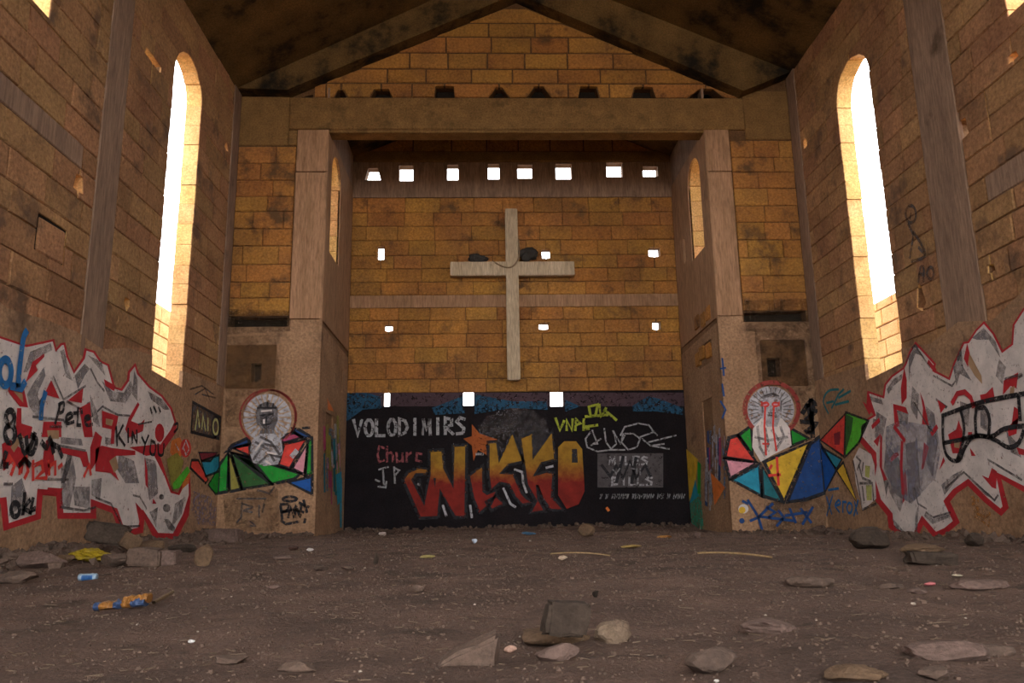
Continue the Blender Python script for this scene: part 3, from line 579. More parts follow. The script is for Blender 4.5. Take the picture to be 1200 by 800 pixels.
# ---- kite ribbon of coloured triangles, left corner (wraps the corner: one mural)
k = Mural('graffiti_kite', 'coloured triangles of red, green and blue painted across the left corner below the haloed figure', 'F', (300, 575))
def kite(mu, pl, lst, wd=.06):
    old = mu.pl; mu.pl = pl
    for nm, mt, pts in lst: mu.f(nm, mt, pts, layer=2)
    mu.f('black_outline', BLACK, layer=3, lines=[p+[p[0]] for _, _, p in lst], wd=wd); mu.pl = old
kite(k, 'L', [('red_triangle', REDD, [(223.6, 539), (231.5, 539), (243, 562), (240, 566), (222, 548)]), ('maroon_triangle', MAROON, [(232, 530), (254, 530), (246, 540), (235, 540)]), ('turquoise_triangle', TEAL, [(235, 540), (256, 533), (256, 552), (240, 558)]), ('green_triangle', GREEN, [(243, 568), (257, 546), (262, 578), (252, 579)])], .045)
kite(k, 'F', [('green_triangle', GREEN, [(257, 545), (268, 530), (267, 575.6), (255, 578)]), ('olive_triangle', OLIVE, [(268, 533), (272, 536), (283, 573), (269, 576)]), ('dark_green_triangle', DGREEN, [(271, 530), (294, 537), (319, 567), (284, 573)]), ('green_triangle', GREEN, [(270, 529.5), (293, 535.7), (352, 555), (345, 561), (319, 567), (300, 553)]), ('navy_triangle', NAVY, [(264, 530), (272, 521.7), (291, 513), (293, 520), (274, 525)]), ('red_triangle', REDD, [(274, 525), (293, 520.5), (293, 534)]), ('magenta_triangle', MAG, [(329, 516), (334, 510), (345, 507), (354, 512), (333, 519)]), ('blue_triangle', NAVY, [(343, 502), (350, 503), (364, 511), (357, 514), (346, 507)]), ('red_triangle', REDD, [(333, 520), (359, 514.7), (340, 549), (326, 545)]), ('pink_triangle', PINK, [(361, 519), (357, 556), (342, 549)]), ('dark_green_triangle', GREEN, [(366, 513), (366, 555), (358, 557), (361, 517)]), ('blue_triangle', COBALT, [(366, 558), (366, 579), (338, 565)])])
k.f('white_fleck', PALEG, layer=4, lines=[[(341, 534), (347, 527)], [(343, 536), (349, 529)]], wd=.05)
# ---- haloed figure left
h = Mural('graffiti_figure', 'grey haloed figure with folded hands in a white ringed disc, left pier', 'F', (311, 543)); h.l = 4
h.f('halo_ring', paint('rust_ring_paint', (.28, .045, .035), wear=.38), lines=[circ(314, 489, 32.5, 32.5, 30, 130, 410), circ(317, 488, 30.5, 31, 30, 180, 400)], wd=.035)
h.f('halo_disc', PALEG, circ(313.5, 490, 28.5, 28.5)); h.f('halo_ray', TANW, lines=[[(313.5+14*math.cos(a), 489+14*math.sin(a)), (313.5+27*math.cos(a), 489+27*math.sin(a))] for a in [i*math.pi/12 for i in range(24)]], wd=.02)
h.f('hair', SHADE, [(301, 496), (300, 482), (303, 475), (311, 471), (320, 472), (326, 478), (326, 492), (322, 502), (322, 510), (304, 510), (306, 502)]); h.f('robe', PALEG, [(293, 530), (296, 516), (304, 508), (322, 508), (330, 515), (332, 530), (326, 544), (310, 546), (297, 542)])
h.f('face', GREY, [(305, 486), (321, 484), (321, 495), (313, 504), (306, 498)]); h.f('robe_fold', SHADE, lines=[[(298, 538), (310, 520), (326, 524)], [(300, 518), (314, 526), (322, 540)], [(306, 512), (318, 518), (328, 532)], [(302, 544), (316, 532), (330, 536)]], wd=.045); h.f('face_line', BLACK, lines=[[(306, 487), (311, 486)], [(315, 486), (320, 485)], [(313, 488), (313, 494)], [(309, 498), (317, 497)], [(302, 478), (324, 478)], [(306, 474), (306, 478)], [(314, 471), (314, 478)], [(321, 473), (320, 478)]], wd=.03); h.f('highlight', WHITE, lines=[[(307, 482), (319, 481)], [(310, 492), (310, 496)], [(300, 528), (308, 517)], [(314, 530), (324, 532)], [(312, 540), (318, 544)]], wd=.035)
# ---- right haloed figure
h = Mural('graffiti_figure', 'white long-bearded haloed figure with red goggles and dripping red lines, right pier', 'F', (903, 538)); h.l = 4
h.f('halo_ring', paint('rust_ring_paint', (.3, .05, .04)), lines=[circ(904, 479, 31.5, 31, 30, 130, 410)], wd=.085)
h.f('halo_disc', PALEG, circ(903, 480, 27.5, 27.5)); h.f('halo_ray', SHADE, lines=[[(903+15*math.cos(a), 480+15*math.sin(a)), (903+26*math.cos(a), 480+26*math.sin(a))] for a in [i*math.pi/14 for i in range(28)]], wd=.018)
h.f('robe', WHITE, [(882, 502), (892, 490), (916, 490), (925, 502), (927, 522), (903, 534), (891, 541), (881, 524)]); h.f('head', PALEG, [(892, 486), (891, 468), (898, 460), (910, 459), (916, 468), (915, 486), (910, 500), (898, 500)])
h.f('robe_fold', GREY, lines=[[(887, 500), (890, 524), (896, 534)], [(896, 502), (900, 520), (896, 530)], [(914, 500), (918, 512), (908, 528)], [(904, 504), (912, 516)], [(884, 512), (900, 516), (922, 512)], [(893, 466), (904, 462), (914, 467)], [(899, 487), (909, 487)]], wd=.05); h.f('hair', SHADE, lines=[[(895, 464), (904, 461), (912, 464)], [(892, 470), (893, 482)], [(915, 470), (914, 482)], [(900, 484), (908, 484)]], wd=.03)
h.f('red_goggles', REDD, circ(896.5, 474, 4.5, 3.4, 12), circ(908, 474, 4.5, 3.4, 12), [(891, 470), (896, 473), (891, 477)], [(913, 470), (909, 473), (913, 477)]); h.f('red_drip', REDD, lines=[[(896, 477), (895, 500), (897, 533)], [(906, 477), (905, 500), (909, 528)], [(893, 520), (900, 520)]], wd=.035); h.f('goggle_glint', PINK, lines=[[(894, 475), (898, 474)], [(906, 474), (910, 474)]], wd=.03)
k = Mural('graffiti_kite', 'large coloured triangles of yellow, turquoise and blue painted across the right corner', 'F', (920, 590))
kite(k, 'F', [('green_triangle', GREEN, [(880, 499), (865, 510), (882, 532)]), ('green_triangle', GREEN, [(925.4, 501), (948, 514), (927, 522.5)]), ('red_triangle', REDD, [(864.4, 510), (854, 513), (849, 536), (886, 541)]), ('pink_triangle', PINK, [(849, 537), (886, 542), (855, 561)]), ('turquoise_triangle', TEAL, [(889.6, 544), (857, 562), (892.5, 581)]), ('teal_triangle', DTEAL, [(893, 546), (893.5, 581), (917, 588)]), ('yellow_triangle', YEL, [(895, 541), (947.7, 518.6), (918.6, 587.4)]), ('blue_triangle', NAVY, [(949, 520), (957, 514), (967, 511), (967, 577), (945, 585), (922.5, 588)])], .07)
kite(k, 'R', [('blue_triangle', COBALT, [(961, 518), (981, 551), (966, 577), (963, 577)]), ('turquoise_triangle', TEAL, [(963, 523.7), (987.4, 538), (981, 549.7)]), ('red_triangle', REDD, [(991.5, 484.6), (990, 535), (962, 515.5)]), ('green_triangle', LGREEN, [(992, 483), (1019, 492.8), (1007, 518.8), (991.5, 535)]), ('yellow_triangle', YEL, [(989, 541.5), (1006, 590), (981, 551)])], .05)
k.pl = 'R'; k.f('dark_stripe', DGREEN, [(992, 485), (1001, 489), (999, 505), (992, 530)], layer=4); k.f('maroon_smudge', MAROON, [(978, 508), (986, 505), (985, 521), (979, 521)], layer=4)
k.pl = 'F'; k.f('red_mark', REDD, layer=4, lines=[[(910, 536), (912, 568)], [(901, 557), (914, 556)], [(904, 545), (902, 549)]], wd=.05)
# ---- big piece, right wall
m = Mural('graffiti_lettering', 'huge spiky white and red lettering sprayed along the foot of the right wall', 'R', (1090, 610))
sil = [(1007.6, 510), (1007.5, 498), (1014, 492), (1024, 486), (1016, 474), (1017, 457.6), (1035, 463.6), (1037, 450), (1045, 440), (1058.5, 430.5), (1061, 426), (1066, 412), (1073.6, 400), (1085, 412), (1097.6, 426), (1096, 433.5), (1112.5, 442), (1118, 425), (1129.4, 400.6), (1135, 399.7), (1144, 386), (1154, 376), (1166, 390), (1176, 410), (1186, 402.5), (1187.6, 380), (1200, 361), (1240, 335), (1290, 340), (1290, 590), (1200, 576), (1174, 561), (1183, 595), (1174, 604.5), (1154, 588), (1135, 569), (1122, 578), (1114, 587.6), (1125.6, 612), (1111, 624), (1096, 631), (1082.6, 614.5), (1076, 630), (1074, 636.5), (1066, 636), (1054, 628), (1042, 618), (1040.5, 604), (1027, 587.6), (1023.6, 560), (1026, 545), (1022, 533.6), (1008.4, 518)]
m.f('red_outline', RED, sil); m.f('white_letter_fill', WHITE, shrink(sil, 2.4, 6.5))
m.f('grey_shading', GREY, [(1066, 420), (1074, 404), (1084, 418), (1074, 414), (1068, 430), (1066, 450)], [(1040, 456), (1048, 444), (1058, 438), (1058, 444), (1048, 452), (1042, 462)], [(1020, 464), (1034, 468), (1036, 474), (1022, 470)], [(1028, 482), (1040, 490), (1034, 520), (1026, 512)], [(1070, 452), (1078, 462), (1076, 492), (1068, 478)], [(1086, 476), (1096, 484), (1100, 520), (1094, 560), (1086, 540), (1088, 500)], [(1118, 430), (1128, 410), (1130, 430), (1140, 446), (1126, 438), (1122, 452)], [(1140, 396), (1154, 384), (1168, 400), (1174, 420), (1160, 398), (1146, 398)], [(1172, 420), (1180, 430), (1176, 450), (1168, 440)], [(1040, 520), (1056, 540), (1064, 570), (1056, 600), (1044, 578), (1036, 552)], [(1062, 520), (1076, 516), (1080, 580), (1066, 590)], [(1046, 606), (1060, 622), (1072, 630), (1074, 600), (1078, 590), (1076, 622), (1066, 632), (1050, 618)], [(1086, 598), (1094, 608), (1114, 602), (1114, 606), (1094, 614), (1084, 604)], [(1104, 568), (1118, 556), (1130, 550), (1122, 562), (1108, 580)], [(1136, 560), (1160, 578), (1168, 586), (1156, 580)], [(1180, 504), (1194, 520), (1198, 536), (1186, 530)], [(1126, 470), (1138, 474), (1136, 500), (1128, 494)], [(1150, 478), (1162, 484), (1158, 506), (1150, 500)], [(1050, 480), (1066, 484), (1064, 500), (1054, 496)])
m.f('dark_shading', SHADE, [(1068, 408), (1074, 402), (1078, 408), (1074, 407)], [(1122, 418), (1128, 406), (1128, 416), (1124, 424)], [(1180, 448), (1200, 438), (1200, 441), (1182, 452)], [(1024, 490), (1030, 492), (1024, 500)], [(1098, 466), (1112, 476), (1110, 479), (1098, 469)], [(1060, 634), (1070, 636), (1072, 625)], [(1036, 560), (1042, 566), (1040, 582)])
m.f('red_counter', RED, [(1048, 473), (1063, 477), (1066, 485), (1052, 480), (1056, 500), (1050, 500)], [(1057, 455), (1061, 430), (1064, 445), (1064, 466), (1058, 474)], [(1079.6, 459), (1084, 470), (1090, 498), (1082, 497), (1083, 478)], [(1100, 468), (1110, 475.6), (1104, 484)], [(1052, 527), (1043, 539), (1046, 541), (1055, 533)], [(1084.3, 518), (1090, 523.5), (1084, 548), (1081, 551)], [(1033, 508), (1035, 512), (1035, 548), (1041, 562), (1037, 563), (1032, 546)], [(1025, 517), (1033, 508), (1030, 523)], [(1150, 462.6), (1157, 461), (1165, 453), (1168, 470), (1152, 472)], [(1178, 445.7), (1195, 436), (1193, 455), (1186, 452), (1177, 462.6)], [(1125, 492), (1129, 505), (1128.5, 531), (1118, 531), (1112.5, 509), (1122, 503)], [(1152, 556.6), (1160, 560), (1164, 548), (1170, 552), (1169, 572.6), (1164, 570.7)], [(1107, 535), (1109, 540), (1102, 551)], [(1182, 501), (1195, 488), (1193, 508), (1184, 511)], [(1193, 524), (1215, 530), (1215, 536), (1196, 532)], [(1136, 506), (1141, 506), (1140, 512), (1136, 512)], [(1138, 524), (1145, 534), (1140, 534)], [(1190, 476), (1196, 480), (1194, 500), (1187, 500)], [(1135, 402), (1138, 414), (1136, 430), (1131, 420)], [(1060, 556), (1063, 550), (1065, 580), (1059, 590)], [(1012, 470), (1024, 480), (1020, 486)]); m.f('bare_wall_patch', TANW, [(1138, 414), (1152, 440), (1153, 450), (1144, 440), (1136, 426)], [(1186, 454), (1191, 452), (1190, 462), (1185, 462)], [(1120, 514), (1127, 514), (1126, 525), (1120, 524)])
m.f('lilac_wash', paint('lilac_wash_paint', (.26, .24, .29), wear=.34, soft=.75, wsc=4), [(1040, 500), (1056, 492), (1100, 500), (1104, 530), (1098, 560), (1070, 590), (1052, 580), (1038, 550)])
m.s_('red_line', RED, [[(1118, 472), (1124, 461), (1133, 459), (1140, 466), (1143, 476)], [(1059, 518), (1058, 545), (1060, 578)], [(1050, 500), (1062, 516)], [(1098, 434), (1090, 424)], [(1024, 500), (1032, 492)], [(1100, 500), (1094, 508)]], .07)
m.s_('grey_contour', SHADE, [[(1064, 424), (1074, 404), (1092, 430)], [(1096, 440), (1118, 452), (1122, 446)], [(1160, 538), (1200, 562)], [(1110, 572), (1132, 553), (1168, 586), (1172, 580)], [(1088, 600), (1096, 606), (1116, 600)], [(1074, 472), (1090, 500), (1096, 506)], [(1180, 444), (1200, 438)], [(1074, 572), (1078, 590), (1088, 596)]], .03)
T_ = Mural('graffiti_tag', 'thick black looping line like spectacles across the spiky white lettering, right wall', 'R', (1130, 540)); T_.l = 7
T_.s_('tag_stroke', BLACK, [[(1106, 487), (1145, 473), (1175, 466), (1215, 459)], [(1107, 488), (1107, 510), (1110, 530), (1118, 539), (1127, 538), (1133, 524), (1142, 512), (1156, 511), (1170, 516), (1184, 524), (1196, 519), (1202, 505)], [(1128, 481), (1132, 500), (1130, 520), (1124, 538)], [(1147, 475), (1145, 490), (1146, 508)], [(1149, 478), (1157, 478), (1162, 492), (1161, 508)], [(1107, 519), (1128, 515), (1146, 510), (1165, 511), (1180, 502), (1210, 498)], [(1196, 464), (1198, 492)]], .06)
T_ = Mural('graffiti_figure', 'pale skull-like doodle with yellow green teeth left of the spiky lettering, right wall', 'R', (1018, 595)); T_.l = 3
T_.f('pale_fill', WHITE, [(1001, 538), (1008, 524), (1022, 532), (1026, 546), (1028, 584), (1012, 598), (1004, 566)]); T_.f('yellow_green_patch', paint('pale_lime_paint', (.42, .42, .12), wear=.36), [(1015, 545), (1021, 546), (1020, 560), (1015, 558)], [(1016, 568), (1023, 568), (1023, 586), (1017, 586)]); T_.f('dark_line', SHADE, lines=[[(1001, 540), (1006, 562), (1012, 597), (1028, 590)], [(1008, 545), (1012, 560), (1022, 564)], [(1005, 535), (1010, 540), (1006, 550)], [(1013, 542), (1012, 552)], [(1012, 570), (1014, 586)], [(1024, 568), (1025, 586)], [(1009, 566), (1024, 566)]], wd=.045)
for lab, pl, at, mt, wd, lines in [
    ('black looped scrawl G high between right window and pilaster', 'R', (1070, 270), SHADE, .05, [circ(1069, 251, 6, 10, 10)+[(1075, 251)], [(1069, 250), (1068, 256)], [(1066, 262), (1072, 275), (1068, 302)], [(1072, 272), (1080, 284), (1086, 300), (1070, 306)], [(1078, 290), (1086, 298)]]),
    ('faded black letters AO under the looped scrawl, right wall', 'R', (1085, 325), SHADE, .05, [[(1078, 330), (1080, 314), (1084, 314), (1084, 330)], [(1078, 322), (1084, 321)], circ(1092, 320, 4, 7, 8)+[(1096, 320)]]),
    ('faint teal scribble above the coloured triangles, right wall', 'R', (975, 480), DTEAL, .045, [[(972, 484), (966, 470), (972, 458), (984, 456)], [(970, 472), (978, 470)], [(976, 478), (984, 462), (990, 456)], [(980, 474), (996, 470)], [(984, 466), (998, 458)]]),
    ('faded blue letters low on right wall below the yellow triangle', 'R', (992, 600), BLUE, .045, [[(970, 582), (976, 602)], [(977, 580), (970, 604)], [(981, 592), (986, 590), (984, 586), (980, 592), (985, 600)], [(989, 600), (989, 588), (993, 588)], circ(997, 595, 3, 6, 8)+[(1000, 595)], [(1003, 588), (1006, 602)], [(1007, 586), (1002, 604)], [(972, 574), (984, 572)]]),
    ('dark blue scrawl below the turquoise triangle on the right pier', 'F', (910, 610), NAVY, .05, [[(876, 586), (888, 605), (893, 622)], [(905, 590), (888, 606), (879, 610)], [(890, 605), (930, 610)], [(898, 594), (908, 600), (900, 606)], [(912, 598), (918, 606), (910, 616)], [(920, 604), (945, 600)], [(925, 596), (932, 612)], [(938, 596), (950, 612)], [(952, 594), (940, 614)], circ(869, 610, 1.6, 1.6, 6)+[(870.6, 610)], [(870, 587), (876, 590)]]),
    ('black smudged scrawl beside the halo on the right pier', 'F', (950, 505), BLACK, .09, [[(940, 484), (950, 470), (956, 480), (944, 492)], [(946, 474), (952, 500), (944, 506)], [(938, 494), (956, 496), (948, 508)], [(950, 468), (952, 512)]]),
    ('small blue marks on column of the right pier above the triangles', 'F', (848, 470), NAVY, .035, [[(846, 420), (848, 440)], [(844, 432), (850, 431)], [(844, 470), (850, 480), (846, 490)], [(846, 450), (848, 464)]]),
    ('thin black letters B Tk low on the left pier beside its stained patch', 'F', (300, 612), SHADE, .035, [[(278, 584), (312, 584)], [(284, 588), (283, 606), (278, 612)], [(284, 590), (296, 594), (286, 598), (296, 600)], [(304, 592), (304, 606)], [(310, 590), (308, 600)], [(302, 574), (316, 578), (322, 570)], [(293, 610), (300, 616), (294, 616)]]),
    ('bold black tag with an oval above it, low on the left pier column', 'F', (345, 612), BLACK, .05, [circ(340, 584.5, 8, 2.6, 12)+[(348, 584.5)], [(329, 592), (331, 608)], [(329, 591), (338, 591), (336, 598), (331, 599)], [(338, 606), (341, 594), (345, 606)], [(346, 606), (347, 593), (352, 605), (353, 591)], [(356, 586), (360, 600)], [(351, 589), (362, 594)], [(330, 610), (336, 614), (350, 611)], [(358, 608), (357, 612)], [(332, 600), (344, 597), (356, 600)]]),
    ('short black dash beside the blue triangle on the left pier', 'F', (359, 501), BLACK, .05, [[(355, 501.5), (363, 501)]])]:
    T_ = Mural('graffiti_tag', lab, pl, at); T_.l = 5; T_.s_('tag_stroke', mt, lines, wd)
T_ = Mural('painted_dot', 'white disc with a yellow centre painted low on the right pier', 'F', (871, 602)); T_.f('white_disc', WHITE, circ(871, 596, 6, 5.5, 14)); T_.f('yellow_centre', YEL, circ(869.5, 597.5, 4, 4, 12))
T_ = Mural('graffiti_wash', 'faint orange rust paint stain low on right wall under the spiky lettering', 'R', (1150, 615)); T_.f('wash', paint('rust_wash', (.42, .17, .04), wear=.47), [(1138, 582), (1146, 580), (1150, 596), (1162, 600), (1160, 618), (1152, 612), (1142, 606)])
# ---- streaky colours on the inner faces of the piers
def streaks(label, pl, x0, x1, y0, y1, cols, seed, at, extra=()):
    m = Mural('graffiti_wash', label, pl, at); r = random.Random(seed); by = {}
    for i in range(34):
        x = r.uniform(x0, x1); t = (x-x0)/(x1-x0); a = y0+r.uniform(0, .6)*(y1-y0); b = min(y1, a+r.uniform(.12, .4)*(y1-y0)); w_ = r.uniform(1.2, 3.2); mt = cols[r.randrange(len(cols))]
        by.setdefault(mt.name, (mt, []))[1].append([(x, a), (x+w_, a+r.uniform(-3, 3)), (x+w_+.6, b), (x+.4, b+r.uniform(-3, 3))])
    for q, (mt, ps) in by.items(): m.f(q.replace('_paint', '')+'_streak', mt, *ps)
    for nm, mt, pts in extra: m.f(nm, mt, pts)
streaks('vertical streaks of blue, pink, yellow and teal paint on left pier inner face', 'AL', 377, 398, 485, 600, [paint('steel_blue_paint', (.1, .17, .28), wear=.45), MAG, OLIVE, DTEAL, PALEG, PINK], 3, (388, 600), [('orange_patch', ORANGE, [(382, 466), (390, 482), (383, 480)]), ('teal_patch', TEAL, [(392, 556), (399, 552), (399, 585), (394, 592)])])
streaks('streaks of blue, red and white paint on right pier inner face', 'AR', 826, 852, 495, 610, [paint('steel_blue_paint', (.1, .17, .28)), PALEG, MAG, NAVY, PALEG], 9, (840, 610), [('sea_green_patch', SEAG, [(809, 590), (822, 575), (826, 622), (812, 622)]), ('yellow_triangle', YEL, [(805, 526), (819, 538), (817, 560), (809, 588)]), ('turquoise_triangle', TEAL, [(809, 590), (816, 562), (820, 581)]), ('orange_triangle', ORANGE, [(834, 553), (851, 571), (839, 592)]), ('green_strip', GREEN, [(819, 540), (823, 544), (822, 578), (819, 578)])])
T_ = Mural('graffiti_wash', 'turquoise paint strip on lower left edge of alcove wall beside the black mural', 'AL', (401, 610)); T_.f('wash', TEAL, [(397.5, 560), (400.5, 560), (400, 618), (398, 618)])
# ---- black mural at the back of the alcove
m = Mural('graffiti_lettering', 'yellow to red lettering Nikko on the black painted back wall', 'B', (590, 612)); m.l = 4
FIRE = paint('yellow_to_red_fade', (.19, .012, .006), (.30, .15, .012), wear=.27, z0=P(600, 566, 1, K).z, z1=P(600, 540, 1, K).z, blotch=.3)
zf = P(600, 556, 1, K).z
for nm, ps in [('letter_n', [[(472, 562), (478, 553), (492, 547), (503, 549), (500, 556), (488, 556), (484, 562), (497, 590), (503, 556), (503, 528), (519, 527), (521, 548), (531, 570), (531, 522), (547, 521), (546, 606), (533, 606), (516, 575), (514, 606), (492, 607), (480, 580)]]),
               ('letter_i', [[(549, 557), (566, 545), (567, 575), (571, 578), (583, 574), (575, 590), (562, 602), (554, 583)]]),
               ('letter_k', [[(572, 518), (583, 517), (585, 540), (600.6, 506), (613.7, 541), (596, 545), (587.5, 554), (601.5, 554), (612, 578), (622.4, 589), (612, 592), (603, 582), (596, 568), (586, 566), (575, 575), (572, 557)], [(570, 588), (582, 581), (592, 590), (576, 598)]]),
               ('letter_k', [[(609, 513), (624, 507), (625, 536), (647, 505), (651, 539), (635, 543), (626, 557), (640, 552), (649, 554), (647, 582), (661, 597.6), (645, 597.6), (635, 583.6), (629.4, 568), (631, 584), (639, 599), (621, 601), (628, 587), (617, 568)]])]:
    m.f(nm, FIRE, *ps, layer=7); m.f('black_outline', BLACK, layer=8, lines=[q+[q[0]] for q in ps], wd=.07)
m.f('letter_o', FIRE, [(654, 524), (661, 517), (675, 517), (682, 526), (685, 575), (678, 590.6), (664, 596), (654, 580)], layer=7); m.f('letter_hole', BLACK, [(670, 526), (676, 526), (677, 542), (670, 542)], [(508, 560), (511, 560), (510, 572)], [(488, 562), (493, 560), (497, 580)], layer=8)
m.f('star', paint('dull_orange_paint', (.30, .07, .012)), [(553, 497), (562, 508), (583, 515), (569, 521), (572, 534), (560, 527), (555, 540), (553, 522), (543, 514), (553, 511)], layer=7)
m.f('highlight_stroke', PALEG, layer=8, lines=[[(558, 532), (566, 532)], [(603, 550), (612, 553), (613, 566), (617, 577)], [(640, 548), (648, 546)], [(590, 572), (598, 590), (604, 594)], [(519, 592), (523, 604)], [(551, 592), (553, 606)], [(490, 567), (492, 568)]], wd=.05)
T_ = Mural('graffiti_cloud', 'smoky grey cloud painted behind the lettering Nikko on the black wall', 'B', (605, 530)); T_.l = 1; T_.f('cloud', paint('smoky_grey_paint', (.10, .088, .088), wear=.36, sc=3, blotch=.5, soft=.9, wsc=5), [(560, 500), (570, 488), (590, 479), (605, 477), (625, 481), (640, 492), (644, 512), (628, 535), (600, 540), (585, 530), (566, 518)])
T_ = Mural('painted_band', 'dull purple band with blue patches along the top of the black mural', 'B', (600, 484)); T_.l = 0
HL = [(453, 8), (549, 12), (652.5, 15)]
def band(y0, y1, xa, xb): 
    xs_ = [xa]+[v for c, w_ in HL for v in (c-w_/2-.5, c+w_/2+.5) if xa < v < xb]+[xb]; return [[(xs_[i], y0), (xs_[i+1], y0), (xs_[i+1], y1), (xs_[i], y1)] for i in range(0, len(xs_)-1, 2)]
T_.f('purple_band', paint('dull_purple_paint', (.06, .032, .038), wear=.36, sc=3), *band(460, 476, 402, 802)); 
T_.f('blue_patch', paint('deep_blue_paint', (.012, .055, .10), wear=.4), [(402, 461), (430, 460), (446, 465), (447, 478), (425, 480), (404, 494)], [(506, 478), (542, 464), (542, 478), (545, 484), (510, 486)], [(557, 462), (600, 470), (640, 470), (642, 480), (600, 478), (556, 485)], [(662, 468), (680, 476), (662, 482)], [(740, 476), (760, 464), (775, 468), (800, 478), (800, 486), (770, 482), (742, 482)], layer=3)
FONT = {'V': [[(0, 0), (.5, 1), (1, 0)]], 'O': [circ(.5, .5, .5, .5, 10)+[(1, .5)]], 'L': [[(0, 0), (0, 1), (1, 1)]], 'D': [[(0, 0), (0, 1), (.7, .85), (1, .5), (.7, .12), (0, 0)]], 'I': [[(.5, 0), (.5, 1)]],
        'M': [[(0, 1), (.1, 0), (.5, .7), (.9, 0), (1, 1)]], 'R': [[(0, 1), (0, 0), (.8, .1), (.8, .45), (0, .55), (1, 1)]], 'S': [[(1, .1), (.4, 0), (0, .25), (.9, .65), (.8, .95), (0, 1)]], 'C': [[(1, .1), (.3, 0), (0, .5), (.3, 1), (1, .9)]],
        'h': [[(0, 0), (0, 1)], [(0, .5), (.6, .4), (.9, .6), (.9, 1)]], 'u': [[(0, .4), (.1, 1), (.8, .95), (.9, .4), (.95, 1)]], 'r': [[(.1, .4), (.1, 1)], [(.1, .6), (.8, .4)]], 'c': [[(.9, .5), (.2, .45), (.1, .9), (.9, 1)]], 'P': [[(0, 1), (0, 0), (.8, .15), (.7, .5), (0, .55)]],
        'B': [[(0, 0), (0, 1), (.8, .9), (.8, .6), (0, .5), (.7, .4), (.7, .1), (0, 0)]], 'E': [[(1, 0), (0, 0), (0, 1), (1, 1)], [(0, .5), (.8, .5)]]}
def word(t, x0, x1, y0, y1, y2=None):
    out = []; n = len(t); wd = (x1-x0)/n; y2 = y2 if y2 is not None else 0
    for i, ch in enumerate(t):
        for st in FONT.get(ch, []): out.append([(x0+(i+.12+.7*u)*wd, y0+(y1-y0)*v+y2*i/n) for u, v in st])
    return out
def tagw(name, label, pl, at, mt, wd, lines, lay=5):
    T_ = Mural(name, label, pl, at); T_.l = lay; T_.s_('letter_stroke', mt, lines, wd); return T_
WT = paint('chalky_white_paint', (.32, .30, .30), wear=.40); RW = paint('pinkish_paint', (.26, .07, .075), wear=.40)
tagw('graffiti_writing', 'chalky white word VOLODIMIRS on the black back wall', 'B', (480, 512), WT, .07, word('VOLODIMIRS', 413, 547, 492, 511, -3))
tagw('graffiti_writing', 'thin red and white word Churc under VOLODIMIRS', 'B', (470, 540), RW, .05, word('Churc', 441, 497, 523, 541))
tagw('graffiti_writing', 'small white letters I P with a cross bar below the word Churc', 'B', (452, 572), WT, .04, [[(444, 550), (455, 547)], [(449, 550), (450, 568)], [(443, 570), (452, 571), (453, 564)], [(462, 547), (463, 566)], [(462, 548), (468, 551), (463, 557)], [(440, 562), (445, 564)]])
tagw('graffiti_writing', 'acid yellow scrawl high right on the black back wall', 'B', (680, 505), paint('acid_yellow_paint', (.30, .32, .03), wear=.38), .06, [[(651, 490), (656, 504), (661, 493)], [(664, 504), (664, 492), (670, 504), (671, 491)], [(674, 504), (675, 491), (680, 496), (675, 498)], [(684, 491), (684, 503), (690, 502)], [(690, 476), (692, 488)], [(692, 476), (700, 474), (698, 486)], [(702, 474), (704, 488), (710, 478)], [(708, 480), (722, 492)], [(686, 488), (700, 487), (712, 486)], [(686, 500), (700, 498)]])
tagw('graffiti_writing', 'swirling thin white signature above the grey painted sign on the black wall', 'B', (730, 528), WT, .035, [[(692, 506), (686, 514), (688, 524), (700, 529), (715, 527), (732, 527)], [(694, 504), (700, 520), (692, 522), (704, 514)], [(708, 502), (710, 518), (716, 526), (722, 520), (718, 504), (727, 520), (732, 510)], [(727, 510), (732, 500), (748, 496), (760, 498), (768, 508)], [(730, 508), (728, 518), (736, 527), (746, 524), (750, 514), (742, 508), (732, 508)], [(750, 512), (766, 506)], [(752, 514), (762, 522), (784, 526)], [(760, 518), (792, 510)], [(764, 522), (778, 520)], [(764, 504), (770, 510)]])
T_ = Mural('painted_sign', 'dark grey painted rectangle lettered MILES and BILLS on the black wall', 'B', (738, 571)); T_.l = 3
T_.f('sign_panel', paint('dark_grey_panel_paint', (.075, .062, .062), wear=.34), [(700, 531), (777, 531), (777, 571), (700, 571)]); T_.s_('letter_stroke', WT, word('MILES', 713, 760, 535, 544), .045); T_.s_('letter_stroke', WT, word('BILLS', 716, 766, 559, 568), .045); T_.s_('black_scrawl', BLACK, [[(705, 545), (715, 558), (722, 545), (730, 560), (738, 540), (745, 560), (756, 545), (762, 558)], [(722, 565), (730, 535)], [(745, 536), (740, 566)]], .07); T_.s_('letter_stroke', paint('dim_white_paint', (.2, .19, .19), wear=.4), [[(718, 550), (722, 555), (726, 549)], [(740, 549), (746, 549), (746, 555)], [(750, 549), (750, 556)]], .035)
r = random.Random(4); ln = []; x = 703
while x < 803:
    w_ = r.uniform(2, 4); ln.append([(x, 584), (x+.6, 578.5), (x+w_*.6, 583), (x+w_, 579)]); x += w_+1.2+(3 if r.random() < .18 else 0)
tagw('graffiti_writing', 'line of tiny illegible white lettering under the grey painted sign', 'B', (753, 585), paint('dim_white_paint', (.2, .19, .19)), .03, ln)
tagw('painted_dot', 'tiny pale fleck of paint under the grey sign on the black wall', 'B', (712, 596), ORANGE, .06, [[(711, 595), (713, 598)]])
